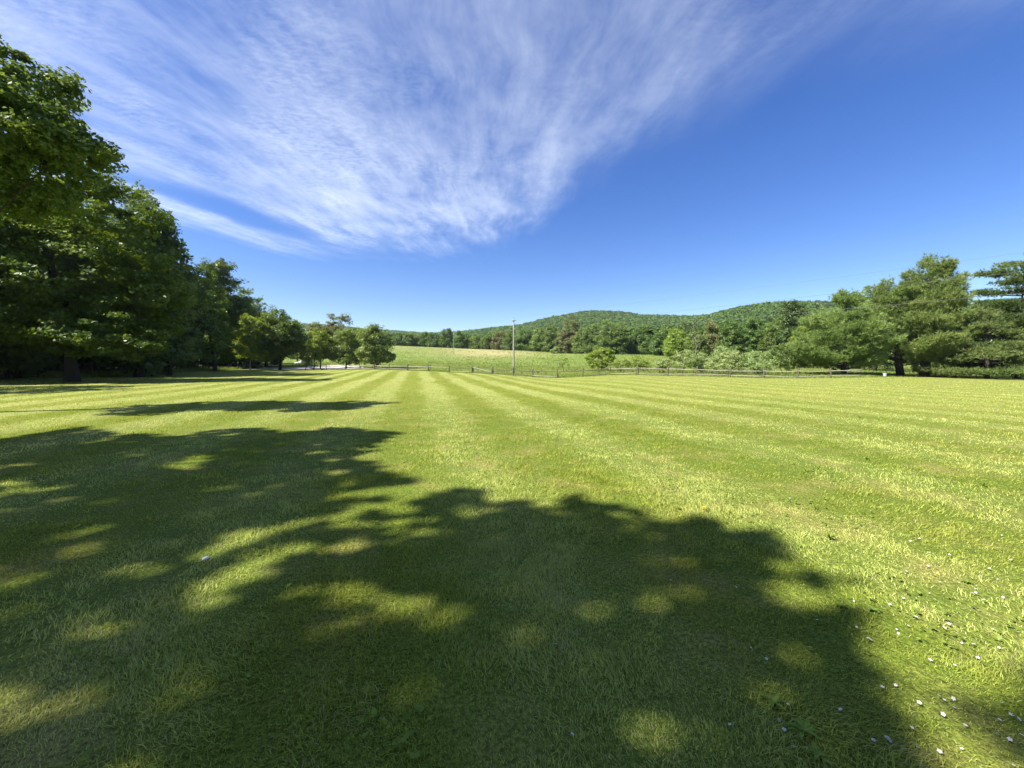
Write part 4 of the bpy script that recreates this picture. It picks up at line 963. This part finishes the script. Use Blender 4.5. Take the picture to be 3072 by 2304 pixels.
def world():
    w = bpy.data.worlds.new('World'); scene.world = w; w.use_nodes = True; nt = w.node_tree; nt.nodes.clear()
    out = N(nt, 'ShaderNodeOutputWorld'); bg = N(nt, 'ShaderNodeBackground'); L(nt, bg.outputs[0], out.inputs[0])
    sk = N(nt, 'ShaderNodeTexSky', sky_type='NISHITA'); sk.sun_disc = False; sk.sun_elevation = EL; sk.sun_rotation = math.atan2(S.x, S.y)
    sk.air_density = 1.0; sk.dust_density = .15; sk.ozone_density = 3.0; sk.altitude = 200
    tc = N(nt, 'ShaderNodeTexCoord'); sx = N(nt, 'ShaderNodeSeparateXYZ'); L(nt, tc.outputs['Generated'], sx.inputs[0])
    z = math_(nt, 'MAXIMUM', sx.outputs[2], .04)
    u = math_(nt, 'DIVIDE', sx.outputs[0], z); v = math_(nt, 'DIVIDE', sx.outputs[1], z)
    cb = N(nt, 'ShaderNodeCombineXYZ'); L(nt, u, cb.inputs[0]); L(nt, v, cb.inputs[1]); uv = cb.outputs[0]
    n1 = math_(nt, 'SUBTRACT', noise(nt, uv, .8, 4), .5); n2 = math_(nt, 'SUBTRACT', noise(nt, uv, 2.3, 4), .5)
    du = math_(nt, 'ADD', math_(nt, 'ADD', u, .30), math_(nt, 'MULTIPLY', n1, .5)); dv = math_(nt, 'SUBTRACT', 7.2, v)
    phi = math_(nt, 'ARCTAN2', du, dv)                       # cirrus streaks fan out from low in the north
    rho = math_(nt, 'SQRT', math_(nt, 'ADD', math_(nt, 'MULTIPLY', du, du), math_(nt, 'MULTIPLY', dv, dv)))
    def polar(kp, kr, det, rough, off=0.0):
        c = N(nt, 'ShaderNodeCombineXYZ'); L(nt, math_(nt, 'MULTIPLY', phi, kp), c.inputs[0]); L(nt, math_(nt, 'MULTIPLY', rho, kr), c.inputs[1]); c.inputs[2].default_value = off
        return noise(nt, c.outputs[0], 1.0, det, rough)
    st1 = polar(11, .75, 6, .62); st2 = polar(46, 2.2, 6, .66, 3.0)
    rip = N(nt, 'ShaderNodeMapping'); L(nt, uv, rip.inputs[0]); rip.inputs['Rotation'].default_value = (0, 0, -.55); rip.inputs['Scale'].default_value = (26, 48, 1)
    ripn = noise(nt, rip.outputs[0], 1.0, 3, .6)
    blot = noise(nt, uv, 1.5, 5, .6)
    um = N(nt, 'ShaderNodeMapRange'); L(nt, u, um.inputs[0]); um.inputs[1].default_value = -3; um.inputs[2].default_value = 3
    edge = N(nt, 'ShaderNodeValToRGB'); edge.color_ramp.interpolation = 'EASE'
    pts = [(-3, 2.2), (-2.45, 2.75), (-2.05, 3.5), (-.75, 3.5), (-.25, 3.3), (.16, 2.8), (.44, 2.08), (.74, 1.72), (1.1, 1.42), (1.7, 1.15), (3, .9)]
    el = edge.color_ramp.elements
    while len(el) < len(pts): el.new(.5)
    for e, (a, b) in zip(el, pts): e.position = (a + 3) / 6; e.color = (b / 4, b / 4, b / 4, 1)
    L(nt, um.outputs[0], edge.inputs[0])
    vs = N(nt, 'ShaderNodeSeparateXYZ'); L(nt, edge.outputs[0], vs.inputs[0])
    sd = math_(nt, 'DIVIDE', math_(nt, 'SUBTRACT', math_(nt, 'MULTIPLY', vs.outputs[0], 4), v), math_(nt, 'MULTIPLY_ADD', v, .3, .1))
    sd = math_(nt, 'ADD', sd, math_(nt, 'ADD', math_(nt, 'MULTIPLY', n2, .75), math_(nt, 'MULTIPLY', math_(nt, 'SUBTRACT', st2, .5), .5)))
    sn = N(nt, 'ShaderNodeMapRange', interpolation_type='SMOOTHSTEP'); L(nt, sd, sn.inputs['Value']); sn.inputs['From Min'].default_value = -.35
    L(nt, math_(nt, 'MULTIPLY_ADD', smooth(nt, u, .1, 1.1), 1.3, .75), sn.inputs['From Max']); m = sn.outputs['Result']
    # a blue gap splits off the small bank low at the left
    ex = math_(nt, 'ADD', math_(nt, 'ADD', u, 1.80), math_(nt, 'MULTIPLY', n2, .25)); ey = math_(nt, 'SUBTRACT', v, 2.68)
    g1 = math_(nt, 'ADD', math_(nt, 'MULTIPLY', ex, .37), math_(nt, 'MULTIPLY', ey, .93)); g2 = math_(nt, 'SUBTRACT', math_(nt, 'MULTIPLY', ex, .93), math_(nt, 'MULTIPLY', ey, .37))
    e2 = math_(nt, 'ADD', math_(nt, 'POWER', math_(nt, 'DIVIDE', g1, .55), 2), math_(nt, 'POWER', math_(nt, 'DIVIDE', g2, .17), 2))
    m = math_(nt, 'MULTIPLY', m, smooth(nt, e2, .1, 2.2))
    m = math_(nt, 'MULTIPLY', m, math_(nt, 'SUBTRACT', 1, math_(nt, 'MULTIPLY', smooth(nt, u, -.5, 1.3), .30)))
    m = math_(nt, 'MULTIPLY', m, math_(nt, 'MULTIPLY_ADD', smooth(nt, v, 1.0, 2.6), .35, .68))
    tex = math_(nt, 'ADD', math_(nt, 'MULTIPLY', smooth(nt, st1, .25, .78), .32), math_(nt, 'MULTIPLY', smooth(nt, st2, .3, .75), .30))
    ripm = math_(nt, 'MULTIPLY', smooth(nt, ripn, .3, .75), smooth(nt, noise(nt, uv, 1.9, 2), .4, .62))
    tex = math_(nt, 'ADD', tex, math_(nt, 'MULTIPLY', math_(nt, 'MULTIPLY', ripm, .30), math_(nt, 'SUBTRACT', 1, math_(nt, 'MULTIPLY', smooth(nt, u, -1.0, -.1), .7)))); tex = math_(nt, 'ADD', tex, math_(nt, 'MULTIPLY', smooth(nt, blot, .32, .70), .36))
    d1 = math_(nt, 'MULTIPLY', m, math_(nt, 'SUBTRACT', tex, .02)); d2 = 0.0
    dens = math_(nt, 'MINIMUM', math_(nt, 'ADD', d1, d2), .92)
    hz = math_(nt, 'MULTIPLY', dens, .66)
    hsv = N(nt, 'ShaderNodeHueSaturation'); hsv.inputs['Saturation'].default_value = 1.30; hsv.inputs['Hue'].default_value = .517; L(nt, sk.outputs[0], hsv.inputs['Color'])
    col = mixc(nt, hz, hsv.outputs[0], (CLOUD * .96, CLOUD * 1.05, CLOUD * 1.15))
    L(nt, col, bg.inputs[0]); bg.inputs[1].default_value = SKY_STRENGTH
SKY_STRENGTH = .070; CLOUD = 6.9
world()

def haze():
    m, nt, out = new_mat('haze_air')
    v = N(nt, 'ShaderNodeVolumePrincipled'); v.inputs['Color'].default_value = (.78, .86, 1.0, 1); v.inputs['Density'].default_value = .00009; v.inputs['Anisotropy'].default_value = .2
    L(nt, v.outputs[0], out.inputs['Volume'])
    mb = MB(); mb.box((0, 800, 79), (2600, 2600, 81)); o = add_obj('haze', mb.mesh('haze', m)); o['kind'] = 'stuff'
    tag(o, 'faint blue summer haze over the far wooded hills', 'haze')
if HAZE: haze()

cd = bpy.data.cameras.new('camera'); cam = bpy.data.objects.new('camera', cd); COL.objects.link(cam)
cam.location = (0, 0, CAM_H); cam.rotation_euler = (math.pi / 2 - PITCH, 0, 0)
cd.sensor_fit = 'HORIZONTAL'; cd.sensor_width = 36; cd.lens = F / 3072 * 36; cd.clip_start = .05; cd.clip_end = 20000
scene.camera = cam
scene.view_settings.view_transform = 'Standard'; scene.view_settings.look = 'None'; scene.view_settings.gamma = 1
scene.view_settings.use_curve_mapping = False; scene.view_settings.exposure = 1.4
scene.render.engine = 'CYCLES'; scene.cycles.max_bounces = 6; scene.cycles.diffuse_bounces = 2; scene.cycles.glossy_bounces = 2; scene.cycles.transmission_bounces = 4
scene.cycles.use_denoising = True
print('total faces', sum(len(o.data.polygons) for o in scene.objects if o.type == 'MESH'))
